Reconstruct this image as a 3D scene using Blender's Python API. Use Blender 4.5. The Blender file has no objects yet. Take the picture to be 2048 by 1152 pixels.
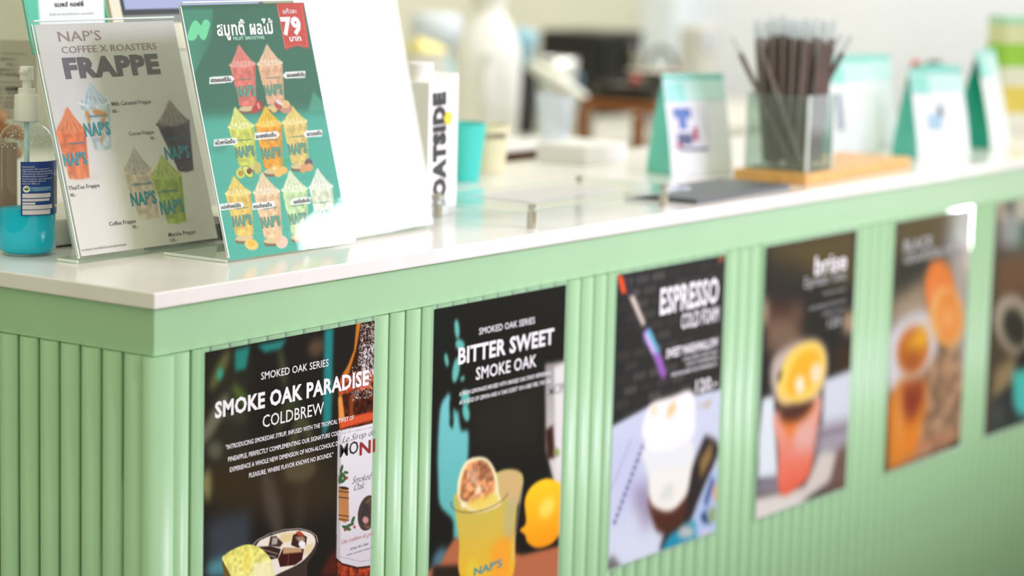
import bpy, bmesh, math, random
import numpy as np
from mathutils import Vector, Matrix

# ------------------------------------------------------------------ camera
S = bpy.context.scene
COL = S.collection
CAM = np.array([-1.97140, -1.84745, 1.43066])
FPX = 5068.27
YAW, PITCH, ROLL = 0.95977, 0.14783, 0.02564
_cy, _sy, _cp, _sp = math.cos(YAW), math.sin(YAW), math.cos(PITCH), math.sin(PITCH)
FW = np.array([_sy*_cp, _cy*_cp, -_sp])
_r0 = np.array([_cy, -_sy, 0.0]); _u0 = np.cross(_r0, FW)
RT = math.cos(ROLL)*_r0 + math.sin(ROLL)*_u0
UP = -math.sin(ROLL)*_r0 + math.cos(ROLL)*_u0
cd = bpy.data.cameras.new('camera'); cam = bpy.data.objects.new('camera', cd); COL.objects.link(cam)
cam.matrix_world = Matrix(((RT[0], UP[0], -FW[0], CAM[0]), (RT[1], UP[1], -FW[1], CAM[1]), (RT[2], UP[2], -FW[2], CAM[2]), (0, 0, 0, 1)))
cd.sensor_width = 36.0; cd.lens = FPX*36.0/2048.0; cd.clip_start = 0.05; cd.clip_end = 60
cd.dof.use_dof = True; cd.dof.focus_distance = 2.96; cd.dof.aperture_fstop = 2.5
S.camera = cam

# ------------------------------------------------------------------ light and exposure
w = bpy.data.worlds.new('world'); S.world = w; w.use_nodes = True
bg = w.node_tree.nodes['Background']; bg.inputs[0].default_value = (1.0, 0.98, 0.78, 1); bg.inputs[1].default_value = 0.86
S.view_settings.view_transform = 'Standard'; S.view_settings.look = 'None'
S.view_settings.exposure = 0.0; S.view_settings.gamma = 1.0; S.view_settings.use_curve_mapping = False

def area(name, loc, target, sx, sy, power, col, spread=180):
    l = bpy.data.lights.new(name, 'AREA'); l.shape = 'RECTANGLE'; l.size = sx; l.size_y = sy; l.energy = power; l.color = col; l.spread = math.radians(spread)
    o = bpy.data.objects.new(name, l); COL.objects.link(o); o.location = loc
    o.rotation_euler = (Vector(target)-Vector(loc)).to_track_quat('-Z', 'Y').to_euler()
    return o
area('window_light', (4.2, -1.66, 1.66), (3.2, -1.66, 1.66), 1.62, 1.60, 31, (1.0, 0.96, 1.08))
area('window_light', (4.2, -2.65, 1.84), (3.2, -2.57, 1.84), 0.34, 0.42, 7.5, (0.98, 0.97, 1.06))  # extra pane, added for the glare at the green menu's lower right
area('front_light', (1.5, -2.6, 2.3), (0.9, 0.0, 0.98), 1.2, 0.8, 12.5, (1.03, 0.90, 1.26), 75)
area('overhead_fill', (4.3, 1.0, 2.8), (4.5, 1.7, 0.8), 1.2, 1.0, 30, (0.97, 0.98, 1.06))  # added overhead fill, no lamp seen; brightens the back of the room
area('overhead_fill', (2.9, 1.1, 2.6), (3.1, 1.6, 0.8), 0.8, 0.8, 15, (1.0, 0.99, 0.96))  # second overhead fill, added to whiten the jug on the back counter
area('glint_light', (5.66, -1.69, 0.47), (2.0, 0.0, 0.85), 0.09, 0.18, 2.4, (0.95, 1.0, 1.0))  # small lamp added out of view to make the glint on poster five
area('glint_light', (5.84, -1.62, 0.43), (2.0, 0.0, 0.85), 0.04, 0.12, 0.5, (0.95, 1.0, 1.0))  # smaller added lamp, for the glint on poster six

# ------------------------------------------------------------------ helpers
rng = random.Random(7)
def lin(c):
    a = np.asarray(c, float)/255.0
    return np.where(a <= 0.04045, a/12.92, ((a+0.055)/1.055)**2.4)
def ray(x, y): return FW + RT*(x-1024)/FPX - UP*(y-576)/FPX
def onz(x, y, z=1.018):
    d = ray(x, y); return CAM + d*(z-CAM[2])/d[2]
def ony(x, y, Y):
    d = ray(x, y); return CAM + d*(Y-CAM[1])/d[1]
def onx(x, y, X):
    d = ray(x, y); return CAM + d*(X-CAM[0])/d[0]

class Plane:
    """a flat sheet in the room: lower left corner O, unit vectors e (along), u (up), n (towards the viewer)"""
    def __init__(s, O, e, u):
        s.O = np.array(O, float); s.e = np.array(e, float)/np.linalg.norm(e); s.u = np.array(u, float)/np.linalg.norm(u); s.n = np.cross(s.e, s.u)
    def uv(s, x, y):
        d = ray(x, y); P = CAM + d*((s.O-CAM) @ s.n)/(d @ s.n) - s.O
        return np.array([P @ s.e, P @ s.u])
    def P(s, a, b, off=0.0): return s.O + s.e*a + s.u*b + s.n*off

M = {}
def mat(name, col, rough=0.5, metal=0.0, spec=0.5, var=0.04, scale=20.0, bump=0.0, bscale=60.0, coat=0.0, trans=0.0, ior=1.45, alpha=None):
    if name in M: return M[name]
    m = bpy.data.materials.new(name); m.use_nodes = True; nt = m.node_tree; b = nt.nodes['Principled BSDF']
    c = lin(col)
    tc = nt.nodes.new('ShaderNodeTexCoord'); nz = nt.nodes.new('ShaderNodeTexNoise'); nz.inputs['Scale'].default_value = scale; nz.inputs['Detail'].default_value = 3
    nt.links.new(tc.outputs['Object'], nz.inputs['Vector'])
    mr = nt.nodes.new('ShaderNodeMapRange'); mr.inputs['From Min'].default_value = 0.3; mr.inputs['From Max'].default_value = 0.7
    mr.inputs['To Min'].default_value = 1-var; mr.inputs['To Max'].default_value = 1+var
    nt.links.new(nz.outputs['Fac'], mr.inputs['Value'])
    mx = nt.nodes.new('ShaderNodeVectorMath'); mx.operation = 'SCALE'; mx.inputs[0].default_value = tuple(c)
    nt.links.new(mr.outputs[0], mx.inputs['Scale']); nt.links.new(mx.outputs[0], b.inputs['Base Color'])
    b.inputs['Roughness'].default_value = rough; b.inputs['Metallic'].default_value = metal; b.inputs['Specular IOR Level'].default_value = spec
    b.inputs['Coat Weight'].default_value = coat; b.inputs['Coat Roughness'].default_value = 0.05
    b.inputs['Transmission Weight'].default_value = trans; b.inputs['IOR'].default_value = ior
    if alpha is not None: b.inputs['Alpha'].default_value = alpha
    if bump:
        n2 = nt.nodes.new('ShaderNodeTexNoise'); n2.inputs['Scale'].default_value = bscale; nt.links.new(tc.outputs['Object'], n2.inputs['Vector'])
        bp = nt.nodes.new('ShaderNodeBump'); bp.inputs['Strength'].default_value = 1.0; bp.inputs['Distance'].default_value = bump
        nt.links.new(n2.outputs['Fac'], bp.inputs['Height']); nt.links.new(bp.outputs[0], b.inputs['Normal'])
    M[name] = m; return m
def clear(name, tint=(250, 255, 253), gloss=1.0, rough=0.02, bump=0.0, bscale=30.0, ior=1.49, milk=0.0):
    """clear acrylic or film: light passes straight through, the surface mirrors by Fresnel"""
    if name in M: return M[name]
    m = bpy.data.materials.new(name); m.use_nodes = True; nt = m.node_tree; nt.nodes.clear()
    out = nt.nodes.new('ShaderNodeOutputMaterial'); tr = nt.nodes.new('ShaderNodeBsdfTransparent'); gl = nt.nodes.new('ShaderNodeBsdfGlossy')
    tr.inputs[0].default_value = (*lin(tint), 1); gl.inputs['Roughness'].default_value = rough; gl.inputs[0].default_value = (gloss, gloss, gloss, 1)
    fr = nt.nodes.new('ShaderNodeFresnel'); ge = nt.nodes.new('ShaderNodeNewGeometry'); im = nt.nodes.new('ShaderNodeMapRange')
    im.inputs['To Min'].default_value = ior; im.inputs['To Max'].default_value = 1.0/ior      # the same Fresnel from both sides of a thin pane
    nt.links.new(ge.outputs['Backfacing'], im.inputs['Value']); nt.links.new(im.outputs[0], fr.inputs[0])
    mx = nt.nodes.new('ShaderNodeMixShader'); nt.links.new(fr.outputs[0], mx.inputs[0]); nt.links.new(tr.outputs[0], mx.inputs[1]); nt.links.new(gl.outputs[0], mx.inputs[2])
    last = mx
    if milk:
        df = nt.nodes.new('ShaderNodeBsdfDiffuse'); df.inputs[0].default_value = (*lin(tint), 1)
        m2 = nt.nodes.new('ShaderNodeMixShader'); m2.inputs[0].default_value = milk
        nt.links.new(mx.outputs[0], m2.inputs[1]); nt.links.new(df.outputs[0], m2.inputs[2]); last = m2
    if bump:
        tc = nt.nodes.new('ShaderNodeTexCoord'); nz = nt.nodes.new('ShaderNodeTexNoise'); nz.inputs['Scale'].default_value = bscale
        nt.links.new(tc.outputs['Object'], nz.inputs['Vector']); bp = nt.nodes.new('ShaderNodeBump'); bp.inputs['Distance'].default_value = bump
        nt.links.new(nz.outputs['Fac'], bp.inputs['Height'])
        nt.links.new(bp.outputs[0], gl.inputs['Normal']); nt.links.new(bp.outputs[0], fr.inputs['Normal'])
    nt.links.new(last.outputs[0], out.inputs[0]); M[name] = m; return m
def print_mat(name, rough=0.25, spec=0.4, coat=0.0):
    if name in M: return M[name]
    m = bpy.data.materials.new(name); m.use_nodes = True; nt = m.node_tree; b = nt.nodes['Principled BSDF']
    at = nt.nodes.new('ShaderNodeAttribute'); at.attribute_name = 'ink'; nt.links.new(at.outputs['Color'], b.inputs['Base Color'])
    b.inputs['Roughness'].default_value = rough; b.inputs['Specular IOR Level'].default_value = spec; b.inputs['Coat Weight'].default_value = coat; b.inputs['Coat Roughness'].default_value = 0.04
    M[name] = m; return m

WL = {}                                   # world place of every object's origin
def setp(o, loc, parent=None):
    WL[o.name] = np.array(loc, float)
    if parent is not None:
        o.parent = parent; o.location = tuple(np.array(loc)-WL[parent.name])
    else: o.location = tuple(loc)
def tag(o, label=None, cat=None, group=None, kind=None):
    for k, v in (('label', label), ('category', cat), ('group', group), ('kind', kind)):
        if v: o[k] = v
    return o
def thing(name, loc, label, cat, group=None):
    o = bpy.data.objects.new(name, None); o.empty_display_size = 0.03; COL.objects.link(o); setp(o, loc)
    return tag(o, label, cat, group)
def mesh_obj(name, me, mats, parent=None, loc=None, smooth=False):
    o = bpy.data.objects.new(name, me); COL.objects.link(o)
    if not isinstance(mats, (list, tuple)): mats = [mats]
    for m in mats: me.materials.append(m)
    if smooth and len(me.polygons): me.polygons.foreach_set('use_smooth', [True]*len(me.polygons))
    if loc is None: loc = WL[parent.name] if parent is not None else (0, 0, 0)
    setp(o, loc, parent); return o
def obj(name, V, F, mats, parent=None, smooth=False, loc=None):
    V = np.array(V, float)
    if loc is None: loc = WL[parent.name] if parent is not None else (float(V[:, 0].mean()), float(V[:, 1].mean()), float(V[:, 2].min()))
    me = bpy.data.meshes.new(name); me.from_pydata([tuple(v) for v in V-np.array(loc)], [], [tuple(int(i) for i in f) for f in F]); me.validate(); me.update()
    return mesh_obj(name, me, mats, parent, loc, smooth)
class B:
    """collects shapes, in world metres, into one mesh"""
    def __init__(s): s.V = []; s.F = []; s.MI = []; s.mi = 0; s.cuts = []
    def add(s, V, F):
        k = len(s.V); s.V += [tuple(map(float, v)) for v in V]; s.F += [tuple(i+k for i in f) for f in F]; s.MI += [s.mi]*len(F); return s
    def box(s, x0, x1, y0, y1, z0, z1, rz=0.0, c=None, bev=0.0):
        if bev > 0:
            bm = bmesh.new(); bmesh.ops.create_cube(bm, size=1.0)
            for v in bm.verts: v.co = Vector(((x0+x1)/2+v.co.x*(x1-x0), (y0+y1)/2+v.co.y*(y1-y0), (z0+z1)/2+v.co.z*(z1-z0)))
            bmesh.ops.bevel(bm, geom=list(bm.edges), offset=bev, segments=2, affect='EDGES', profile=0.5)
            bm.verts.index_update(); V = [tuple(v.co) for v in bm.verts]; F = [tuple(v.index for v in f.verts) for f in bm.faces]; bm.free()
        else:
            V = [(x, y, z) for x in (x0, x1) for y in (y0, y1) for z in (z0, z1)]
            F = [(0, 1, 3, 2), (4, 6, 7, 5), (0, 4, 5, 1), (2, 3, 7, 6), (0, 2, 6, 4), (1, 5, 7, 3)]
        if rz:
            cx, cy = c if c else ((x0+x1)/2, (y0+y1)/2); ca, sa = math.cos(rz), math.sin(rz)
            V = [(cx+(x-cx)*ca-(y-cy)*sa, cy+(x-cx)*sa+(y-cy)*ca, z) for x, y, z in V]
        return s.add(V, F)
    def lathe(s, cx, cy, prof, n=24, cap=(True, True), sx=1.0, sy=1.0, rz=0.0):
        V = []; F = []; ca, sa = math.cos(rz), math.sin(rz)
        for r, z in prof:
            for i in range(n):
                t = 2*math.pi*i/n; x, y = r*math.cos(t)*sx, r*math.sin(t)*sy
                V.append((cx+x*ca-y*sa, cy+x*sa+y*ca, z))
        for k in range(len(prof)-1):
            for i in range(n):
                j = (i+1) % n; F.append((k*n+i, k*n+j, (k+1)*n+j, (k+1)*n+i))
        if cap[0]: F.append(tuple(range(n-1, -1, -1)))
        if cap[1]: F.append(tuple((len(prof)-1)*n+i for i in range(n)))
        return s.add(V, F)
    def tube(s, pts, r, n=8, cap=True):
        pts = [np.array(p, float) for p in pts]; V = []; F = []; rs = r if isinstance(r, (list, tuple)) else [r]*len(pts)
        for k, p in enumerate(pts):
            d = pts[min(k+1, len(pts)-1)]-pts[max(k-1, 0)]; d /= np.linalg.norm(d)
            a = np.cross(d, (0, 0, 1.0)) if abs(d[2]) < 0.95 else np.cross(d, (1.0, 0, 0)); a /= np.linalg.norm(a); b = np.cross(d, a)
            for i in range(n):
                t = 2*math.pi*i/n; V.append(p+rs[k]*(math.cos(t)*a+math.sin(t)*b))
        for k in range(len(pts)-1):
            for i in range(n):
                j = (i+1) % n; F.append((k*n+i, k*n+j, (k+1)*n+j, (k+1)*n+i))
        if cap: F.append(tuple(range(n-1, -1, -1))); F.append(tuple((len(pts)-1)*n+i for i in range(n)))
        return s.add(V, F)
    def slab(s, pl, a0, a1, b0, b1, o0, o1):
        """a flat block on a Plane"""
        V = [pl.P(a, b, o) for a in (a0, a1) for b in (b0, b1) for o in (o0, o1)]
        return s.add(V, [(0, 1, 3, 2), (4, 6, 7, 5), (0, 4, 5, 1), (2, 3, 7, 6), (0, 2, 6, 4), (1, 5, 7, 3)])
    def sheet(s, pl, pts, o0, o1):
        """a flat polygon with thickness on a Plane"""
        n = len(pts); V = [pl.P(a, b, o1) for a, b in pts]+[pl.P(a, b, o0) for a, b in pts]
        F = [tuple(range(n)), tuple(range(2*n-1, n-1, -1))]+[(i, n+i, n+(i+1) % n, (i+1) % n) for i in range(n)]
        return s.add(V, F)
    def done(s, name, mats, parent=None, smooth=False, loc=None):
        if len(s.cuts) > 1:
            cs = s.cuts+[(len(s.V), len(s.F))]; o = None
            for (v0, f0), (v1, f1) in zip(cs[:-1], cs[1:]): o = obj(name, s.V[v0:v1], [tuple(i-v0 for i in f) for f in s.F[f0:f1]], mats, parent, smooth, loc)
            return o
        o = obj(name, s.V, s.F, mats, parent, smooth, loc)
        if max(s.MI) > 0: o.data.polygons.foreach_set('material_index', s.MI)
        return o
def rrect(x0, x1, y0, y1, r, n=4):
    P = []
    for cx, cy, a0 in ((x1-r, y0+r, -90), (x1-r, y1-r, 0), (x0+r, y1-r, 90), (x0+r, y0+r, 180)):
        for i in range(n+1):
            t = math.radians(a0+90*i/n); P.append((cx+r*math.cos(t), cy+r*math.sin(t)))
    return P
def autosmooth(o, ang=40):
    o.data.polygons.foreach_set('use_smooth', [True]*len(o.data.polygons))
    try: o.data.set_sharp_from_angle(angle=math.radians(ang))
    except Exception: pass
    return o

# ---- lettering: flat glyph geometry laid on a surface
_tc = {}
def glyphs(body, weight=0.0, shear=0.0):
    k = (body, weight, shear)
    if k in _tc: return _tc[k]
    cu = bpy.data.curves.new('text', 'FONT'); cu.body = body; cu.size = 1.0; cu.offset = weight; cu.space_character = 1.0+max(0.0, weight)*1.6; cu.shear = shear; cu.fill_mode = 'FRONT'; cu.resolution_u = 2
    o = bpy.data.objects.new('text', cu); COL.objects.link(o); dg = bpy.context.evaluated_depsgraph_get(); dg.update()
    me = bpy.data.meshes.new_from_object(o.evaluated_get(dg)); V = np.array([v.co[:] for v in me.vertices]).reshape(-1, 3); F = [tuple(p.vertices) for p in me.polygons]
    bpy.data.objects.remove(o); bpy.data.meshes.remove(me); bpy.data.curves.remove(cu)
    if len(V): V[:, 0] -= V[:, 0].min()
    _tc[k] = (V, F); return _tc[k]
CAPH = 0.7267
def cap_height():
    V, F = glyphs('H'); return float(V[:, 1].max()) if len(V) else 0.7
def letters(bd, pl, body, L, R, cap, weight=0.0, shear=0.0, off=0.0005, level=True, wrap=None, spread=None):
    """fit a line of text between two photo points L and R of a Plane, capital height cap in photo pixels"""
    a = pl.uv(*L); b = pl.uv(*R); c = pl.uv(L[0], L[1]-cap); h = abs(c[1]-a[1])
    if level: m = (a[1]+b[1])/2; a = np.array([a[0], m]); b = np.array([b[0], m])
    return letters_uv(bd, pl, body, a, b, h, weight, shear, off)
def letters_uv(bd, pl, body, a, b, h, weight=0.0, shear=0.0, off=0.0005):
    V, F = glyphs(body, weight, shear)
    if not len(V): return
    a = np.array(a, float); b = np.array(b, float)
    wd = V[:, 0].max(); ex = (b-a)/wd; L = np.linalg.norm(b-a); ey = np.array([-(b-a)[1], (b-a)[0]])/L*h/CAPH
    bd.cuts.append((len(bd.V), len(bd.F)))
    bd.add([pl.P(*(a+ex*v[0]+ey*v[1]), off) for v in V], F)
CAPH = cap_height() or 0.7267

# ---- printed pictures: colour laid on a fine grid of the sheet itself
def smooth_pts(p, n=6):
    p = np.array(p, float); q = []
    for i in range(len(p)):
        a, b, c, d = p[i-1], p[i], p[(i+1) % len(p)], p[(i+2) % len(p)]
        for k in range(n):
            t = k/n; q.append(0.5*((2*b)+(-a+c)*t+(2*a-5*b+4*c-d)*t*t+(-a+3*b-3*c+d)*t**3))
    return np.array(q)
def blur(a, s):
    if s < 0.3: return a
    r = int(3*s)+1; k = np.exp(-0.5*(np.arange(-r, r+1)/s)**2); k /= k.sum()
    for ax in (0, 1):
        p = [(0, 0)]*a.ndim; p[ax] = (r, r); b = np.pad(a, p, mode='edge'); o = np.zeros_like(a)
        for i, kk in enumerate(k):
            sl = [slice(None)]*a.ndim; sl[ax] = slice(i, i+a.shape[ax]); o += kk*b[tuple(sl)]
        a = o
    return a
def vnoise(h, w, cell, seed):
    r = np.random.RandomState(seed); gh, gw = int(h/cell)+3, int(w/cell)+3; g = r.rand(gh, gw)
    y = np.arange(h)/cell; x = np.arange(w)/cell; yi = y.astype(int); xi = x.astype(int); fy = (y-yi)[:, None]; fx = (x-xi)[None, :]
    fy = fy*fy*(3-2*fy); fx = fx*fx*(3-2*fx)
    return (g[np.ix_(yi, xi)]*(1-fy)*(1-fx)+g[np.ix_(yi+1, xi)]*fy*(1-fx)+g[np.ix_(yi, xi+1)]*(1-fy)*fx+g[np.ix_(yi+1, xi+1)]*fy*fx)
class Canvas:
    def __init__(s, pl, a0, b0, W, H, res, base):
        s.pl, s.a0, s.b0, s.W, s.H, s.res = pl, a0, b0, W, H, res
        s.nx = int(round(W/res))+1; s.ny = int(round(H/res))+1
        s.A = np.zeros((s.ny, s.nx, 3)); s.A[:] = base          # row 0 at the top
    def ij(s, pts, uv=False):
        q = np.array([p if uv else s.pl.uv(*p) for p in pts], float)
        return np.stack([(q[:, 0]-s.a0)/s.W*(s.nx-1), (s.b0+s.H-q[:, 1])/s.H*(s.ny-1)], 1)
    def mask(s, q, soft=0.0):
        pad = int(3*soft)+2
        x0 = max(0, int(q[:, 0].min())-pad); x1 = min(s.nx, int(q[:, 0].max())+pad+2); y0 = max(0, int(q[:, 1].min())-pad); y1 = min(s.ny, int(q[:, 1].max())+pad+2)
        if x1 <= x0 or y1 <= y0: return None
        m = np.zeros((y1-y0, x1-x0))
        for dy in (-0.25, 0.25):
            for dx in (-0.25, 0.25):
                X, Y = np.meshgrid(np.arange(x0, x1)+dx, np.arange(y0, y1)+dy); ins = np.zeros(X.shape, bool)
                for i in range(len(q)):
                    ax, ay = q[i-1]; bx, by = q[i]
                    if ay == by: continue
                    c = ((ay > Y) != (by > Y)) & (X < (bx-ax)*(Y-ay)/(by-ay)+ax); ins ^= c
                m += ins*0.25
        return blur(m, soft), x0, x1, y0, y1
    def poly(s, pts, col, a=1.0, soft=0.0, sm=False, col2=None, horiz=False, uv=False, nz=0.0, cell=4, seed=1):
        """soft in grid cells; col2: colour at the far end of the shape, top to bottom (or left to right)"""
        q = s.ij(pts, uv)
        if sm: q = smooth_pts(q)
        r = s.mask(q, soft)
        if r is None: return
        m, x0, x1, y0, y1 = r; m = (m*a)[..., None]; c = np.zeros((y1-y0, x1-x0, 3)); c[:] = col
        if col2 is not None:
            if horiz: t = np.clip((np.arange(x0, x1)-q[:, 0].min())/max(1e-6, np.ptp(q[:, 0])), 0, 1)[None, :, None]
            else: t = np.clip((np.arange(y0, y1)-q[:, 1].min())/max(1e-6, np.ptp(q[:, 1])), 0, 1)[:, None, None]
            c = np.array(col, float)*(1-t)+np.array(col2, float)*t
        if nz: c = np.clip(c*(1+nz*(vnoise(y1-y0, x1-x0, cell, seed)-0.5)*2)[..., None], 0, 255)
        s.A[y0:y1, x0:x1] = s.A[y0:y1, x0:x1]*(1-m)+c*m
    def ell(s, cx, cy, rx, ry, col, ang=0.0, a=1.0, soft=0.0, n=28, **k):
        t = np.arange(n)*2*math.pi/n; ca, sa = math.cos(math.radians(ang)), math.sin(math.radians(ang))
        s.poly([(cx+rx*math.cos(i)*ca-ry*math.sin(i)*sa, cy+rx*math.cos(i)*sa+ry*math.sin(i)*ca) for i in t], col, a, soft, **k)
    def line(s, p, q, wd, col, a=1.0, soft=0.0):
        p = np.array(p, float); q = np.array(q, float); d = (q-p)/np.linalg.norm(q-p); n = np.array([-d[1], d[0]])*wd/2
        s.poly([p-n, q-n, q+n, p+n], col, a, soft)
    def noise(s, amt, cell, seed, tint=(1, 1, 1)):
        s.A = np.clip(s.A+amt*(vnoise(s.ny, s.nx, cell, seed)-0.5)[..., None]*2*np.array(tint), 0, 255)
    def soften(s, v): s.A = blur(s.A, v)
    def obj(s, parent, m, off=0.0, name='print', bend=None, backing=False):
        nx, ny = s.nx, s.ny; X, Y = np.meshgrid(np.linspace(0, s.W, nx), np.linspace(s.H, 0, ny))
        O = WL[parent.name]; D = np.zeros(X.shape)+off
        if bend is not None: D = D+bend(X/s.W, Y/s.H)
        V = (s.pl.O-O)+(X[..., None]+s.a0)*s.pl.e+(Y[..., None]+s.b0)*s.pl.u+D[..., None]*s.pl.n
        me = bpy.data.meshes.new(name); me.vertices.add(nx*ny); me.vertices.foreach_set('co', V.astype(np.float32).ravel())
        I = np.arange(nx*ny).reshape(ny, nx); Q = np.stack([I[:-1, :-1], I[1:, :-1], I[1:, 1:], I[:-1, 1:]], -1).reshape(-1, 4)
        me.loops.add(Q.size); me.loops.foreach_set('vertex_index', Q.ravel().astype(np.int32)); me.polygons.add(len(Q))
        me.polygons.foreach_set('loop_start', (np.arange(len(Q))*4).astype(np.int32)); me.update(calc_edges=True)
        ca = me.color_attributes.new('ink', 'FLOAT_COLOR', 'POINT'); C4 = np.ones((nx*ny, 4), np.float32); C4[:, :3] = lin(s.A.reshape(-1, 3)); ca.data.foreach_set('color', C4.ravel())
        if backing: B().slab(s.pl, s.a0, s.a0+s.W, s.b0, s.b0+s.H, off-0.0007, off-0.0003).done('paper_back', mat('paper_white', (244, 242, 236), 0.6, var=0.01), parent)
        return mesh_obj(name, me, m, parent)

# ------------------------------------------------------------------ the room
def struct(name, bd, m): return tag(bd.done(name, m), kind='structure')
wall = mat('wall_paint', (238, 240, 246), 0.8, var=0.02)
wall2 = mat('wall_paint_olive', (212, 208, 186), 0.8, var=0.03, scale=3)
struct('floor', B().box(-6, 8, -6, 6, -0.05, 0), mat('floor_tile', (96, 96, 88), 0.35, var=0.06, scale=3))
struct('wall_back', B().box(-2.5, 5.3, 2.6, 2.7, 0, 3), wall2)
struct('wall_right', B().box(5.2, 5.3, -0.5, 2.6, 0, 3), wall)
struct('dim_wall_panel_1', B().box(0.6, float(ony(690, 30, 2.56)[0]), 2.56, 2.598, 0, 2.1), mat('dim_wall_olive', (164, 166, 138), .7, var=.03))  # added panel; the back wall's dimmer left end is put into its colour
struct('trim_1', B().box(5.08, 5.2, 2.48, 2.6, 0, 3), mat('trim_white', (232, 240, 246), 0.5))

# ------------------------------------------------------------------ the counter
mint = mat('mint_paint', (167, 209, 162), 0.33, var=0.025, scale=9, spec=0.5, bump=0.00015, bscale=90)
PITCHX, N0, M0, DEP = 0.032, 0.86202, 0.43937, 0.009
CL, CD = 3.3, 0.555
counter = thing('service_counter', (1.6, 0.28, 0), 'mint green fluted service counter carrying the row of drink posters', 'counter')
B().box(0.003, CL, 0.003, CD, 0.08, 0.948).box(0.04, CL-0.03, 0.05, CD-0.02, 0, 0.08).done('cabinet_body', mat('mint_core', (120, 160, 116), 0.6), counter)
L_ = [(0.0012, 0), (CL, 0), (CL, 0.02), (0.02, 0.02), (0.02, CD), (0, CD), (0, 0.0012)]; n_ = len(L_)
B().add([(x, y, z) for z in (0.948, 0.9995) for x, y in L_], [(i, (i+1) % n_, n_+(i+1) % n_, n_+i) for i in range(n_)]+[(0, 6, 5, 4, 3), (0, 3, 2, 1), (7, 10, 11, 12, 13), (7, 8, 9, 10)]).done('fascia', mint, counter)
def slat_mesh(name, outline, z0, z1):
    """outline: front points (x,y), closed straight across the back"""
    n = len(outline); V = [(x, y, z0) for x, y in outline]+[(x, y, z1) for x, y in outline]
    F = [(i, i+1, n+i+1, n+i) for i in range(n-1)]+[tuple(range(n, 2*n))[::1], tuple(range(n-1, -1, -1)), (n-1, 0, n, 2*n-1)]
    me = bpy.data.meshes.new(name); me.from_pydata(V, [], F); me.materials.append(mint); me.update()
    me.polygons.foreach_set('use_smooth', [i < n-1 for i in range(len(F))]); return me
ZT, ZBm = 0.9472, 0.06
arc = [(t*PITCHX, -DEP*(1-abs(2*t-1)**2.05)) for t in np.linspace(0.012, 0.988, 13)]
front_me = slat_mesh('slat', arc, ZBm, ZT)
side_me = slat_mesh('slat', [(y, PITCHX-x) for x, y in arc], ZBm, ZT)
def place_part(name, me, loc, parent):
    o = bpy.data.objects.new(name, me); COL.objects.link(o); setp(o, loc, parent); return o
for i in range(int((CL-N0*PITCHX)/PITCHX)): place_part('slat', front_me, ((i+N0)*PITCHX, 0.003, 0), counter)
for i in range(int((CD-M0*PITCHX)/PITCHX)): place_part('slat', side_me, (0.003, (i+M0)*PITCHX, 0), counter)
cx = N0*PITCHX; cyy = M0*PITCHX
co = smooth_pts([(0.003, cyy-0.0003), (-0.0045, cyy-0.002), (-0.0072, 0.0065), (-0.0050, -0.0005), (0.002, -0.0055), (0.011, -0.0090), (0.0195, -0.0098), (cx-0.0030, -0.0065), (cx-0.0003, 0.003), (0.004, 0.004)], 4)
place_part('slat', slat_mesh('slat', [tuple(p) for p in co], ZBm, ZT), (0, 0, 0), counter)
stone = mat('cream_quartz', (243, 240, 232), 0.16, var=0.03, scale=14, spec=0.5)
tag(B().box(-0.0062, CL+0.01, -0.0062, 0.565, 1.0, 1.018, bev=0.0016).done('countertop', stone), 'polished cream stone countertop slab lying on the mint counter', 'countertop')

# ------------------------------------------------------------------ posters on the counter front
ink = print_mat('poster_ink', 0.4, 0.05, 0.09)
white_ink = mat('white_ink', (246, 246, 244), 0.3, var=0.0)
grey_ink = mat('grey_ink', (165, 168, 166), 0.3, var=0.0)
dark_ink = mat('dark_ink', (46, 42, 44), 0.3, var=0.0)
red_ink = mat('red_ink', (150, 32, 34), 0.3, var=0.0)
pink_ink = mat('pink_ink', (205, 120, 130), 0.3, var=0.0)
lamin = clear('laminate_film', (244, 252, 246), rough=0.03, milk=0.10)
YP = -0.0066
def poster(x0, x1, label, base, res, zt=0.944, zb=0.528):
    pl = Plane((x0, YP, zb), (1, 0, 0), (0, 0, 1)); W = x1-x0; H = zt-zb
    t = thing('poster', ((x0+x1)/2, YP, zb), label, 'poster')
    B().sheet(pl, rrect(-0.004, W+0.004, -0.006, H+0.0055, 0.003), -0.0004, -0.0001).done('laminate', lamin, t)
    return pl, t, Canvas(pl, 0, 0, W, H, res, base)

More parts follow.
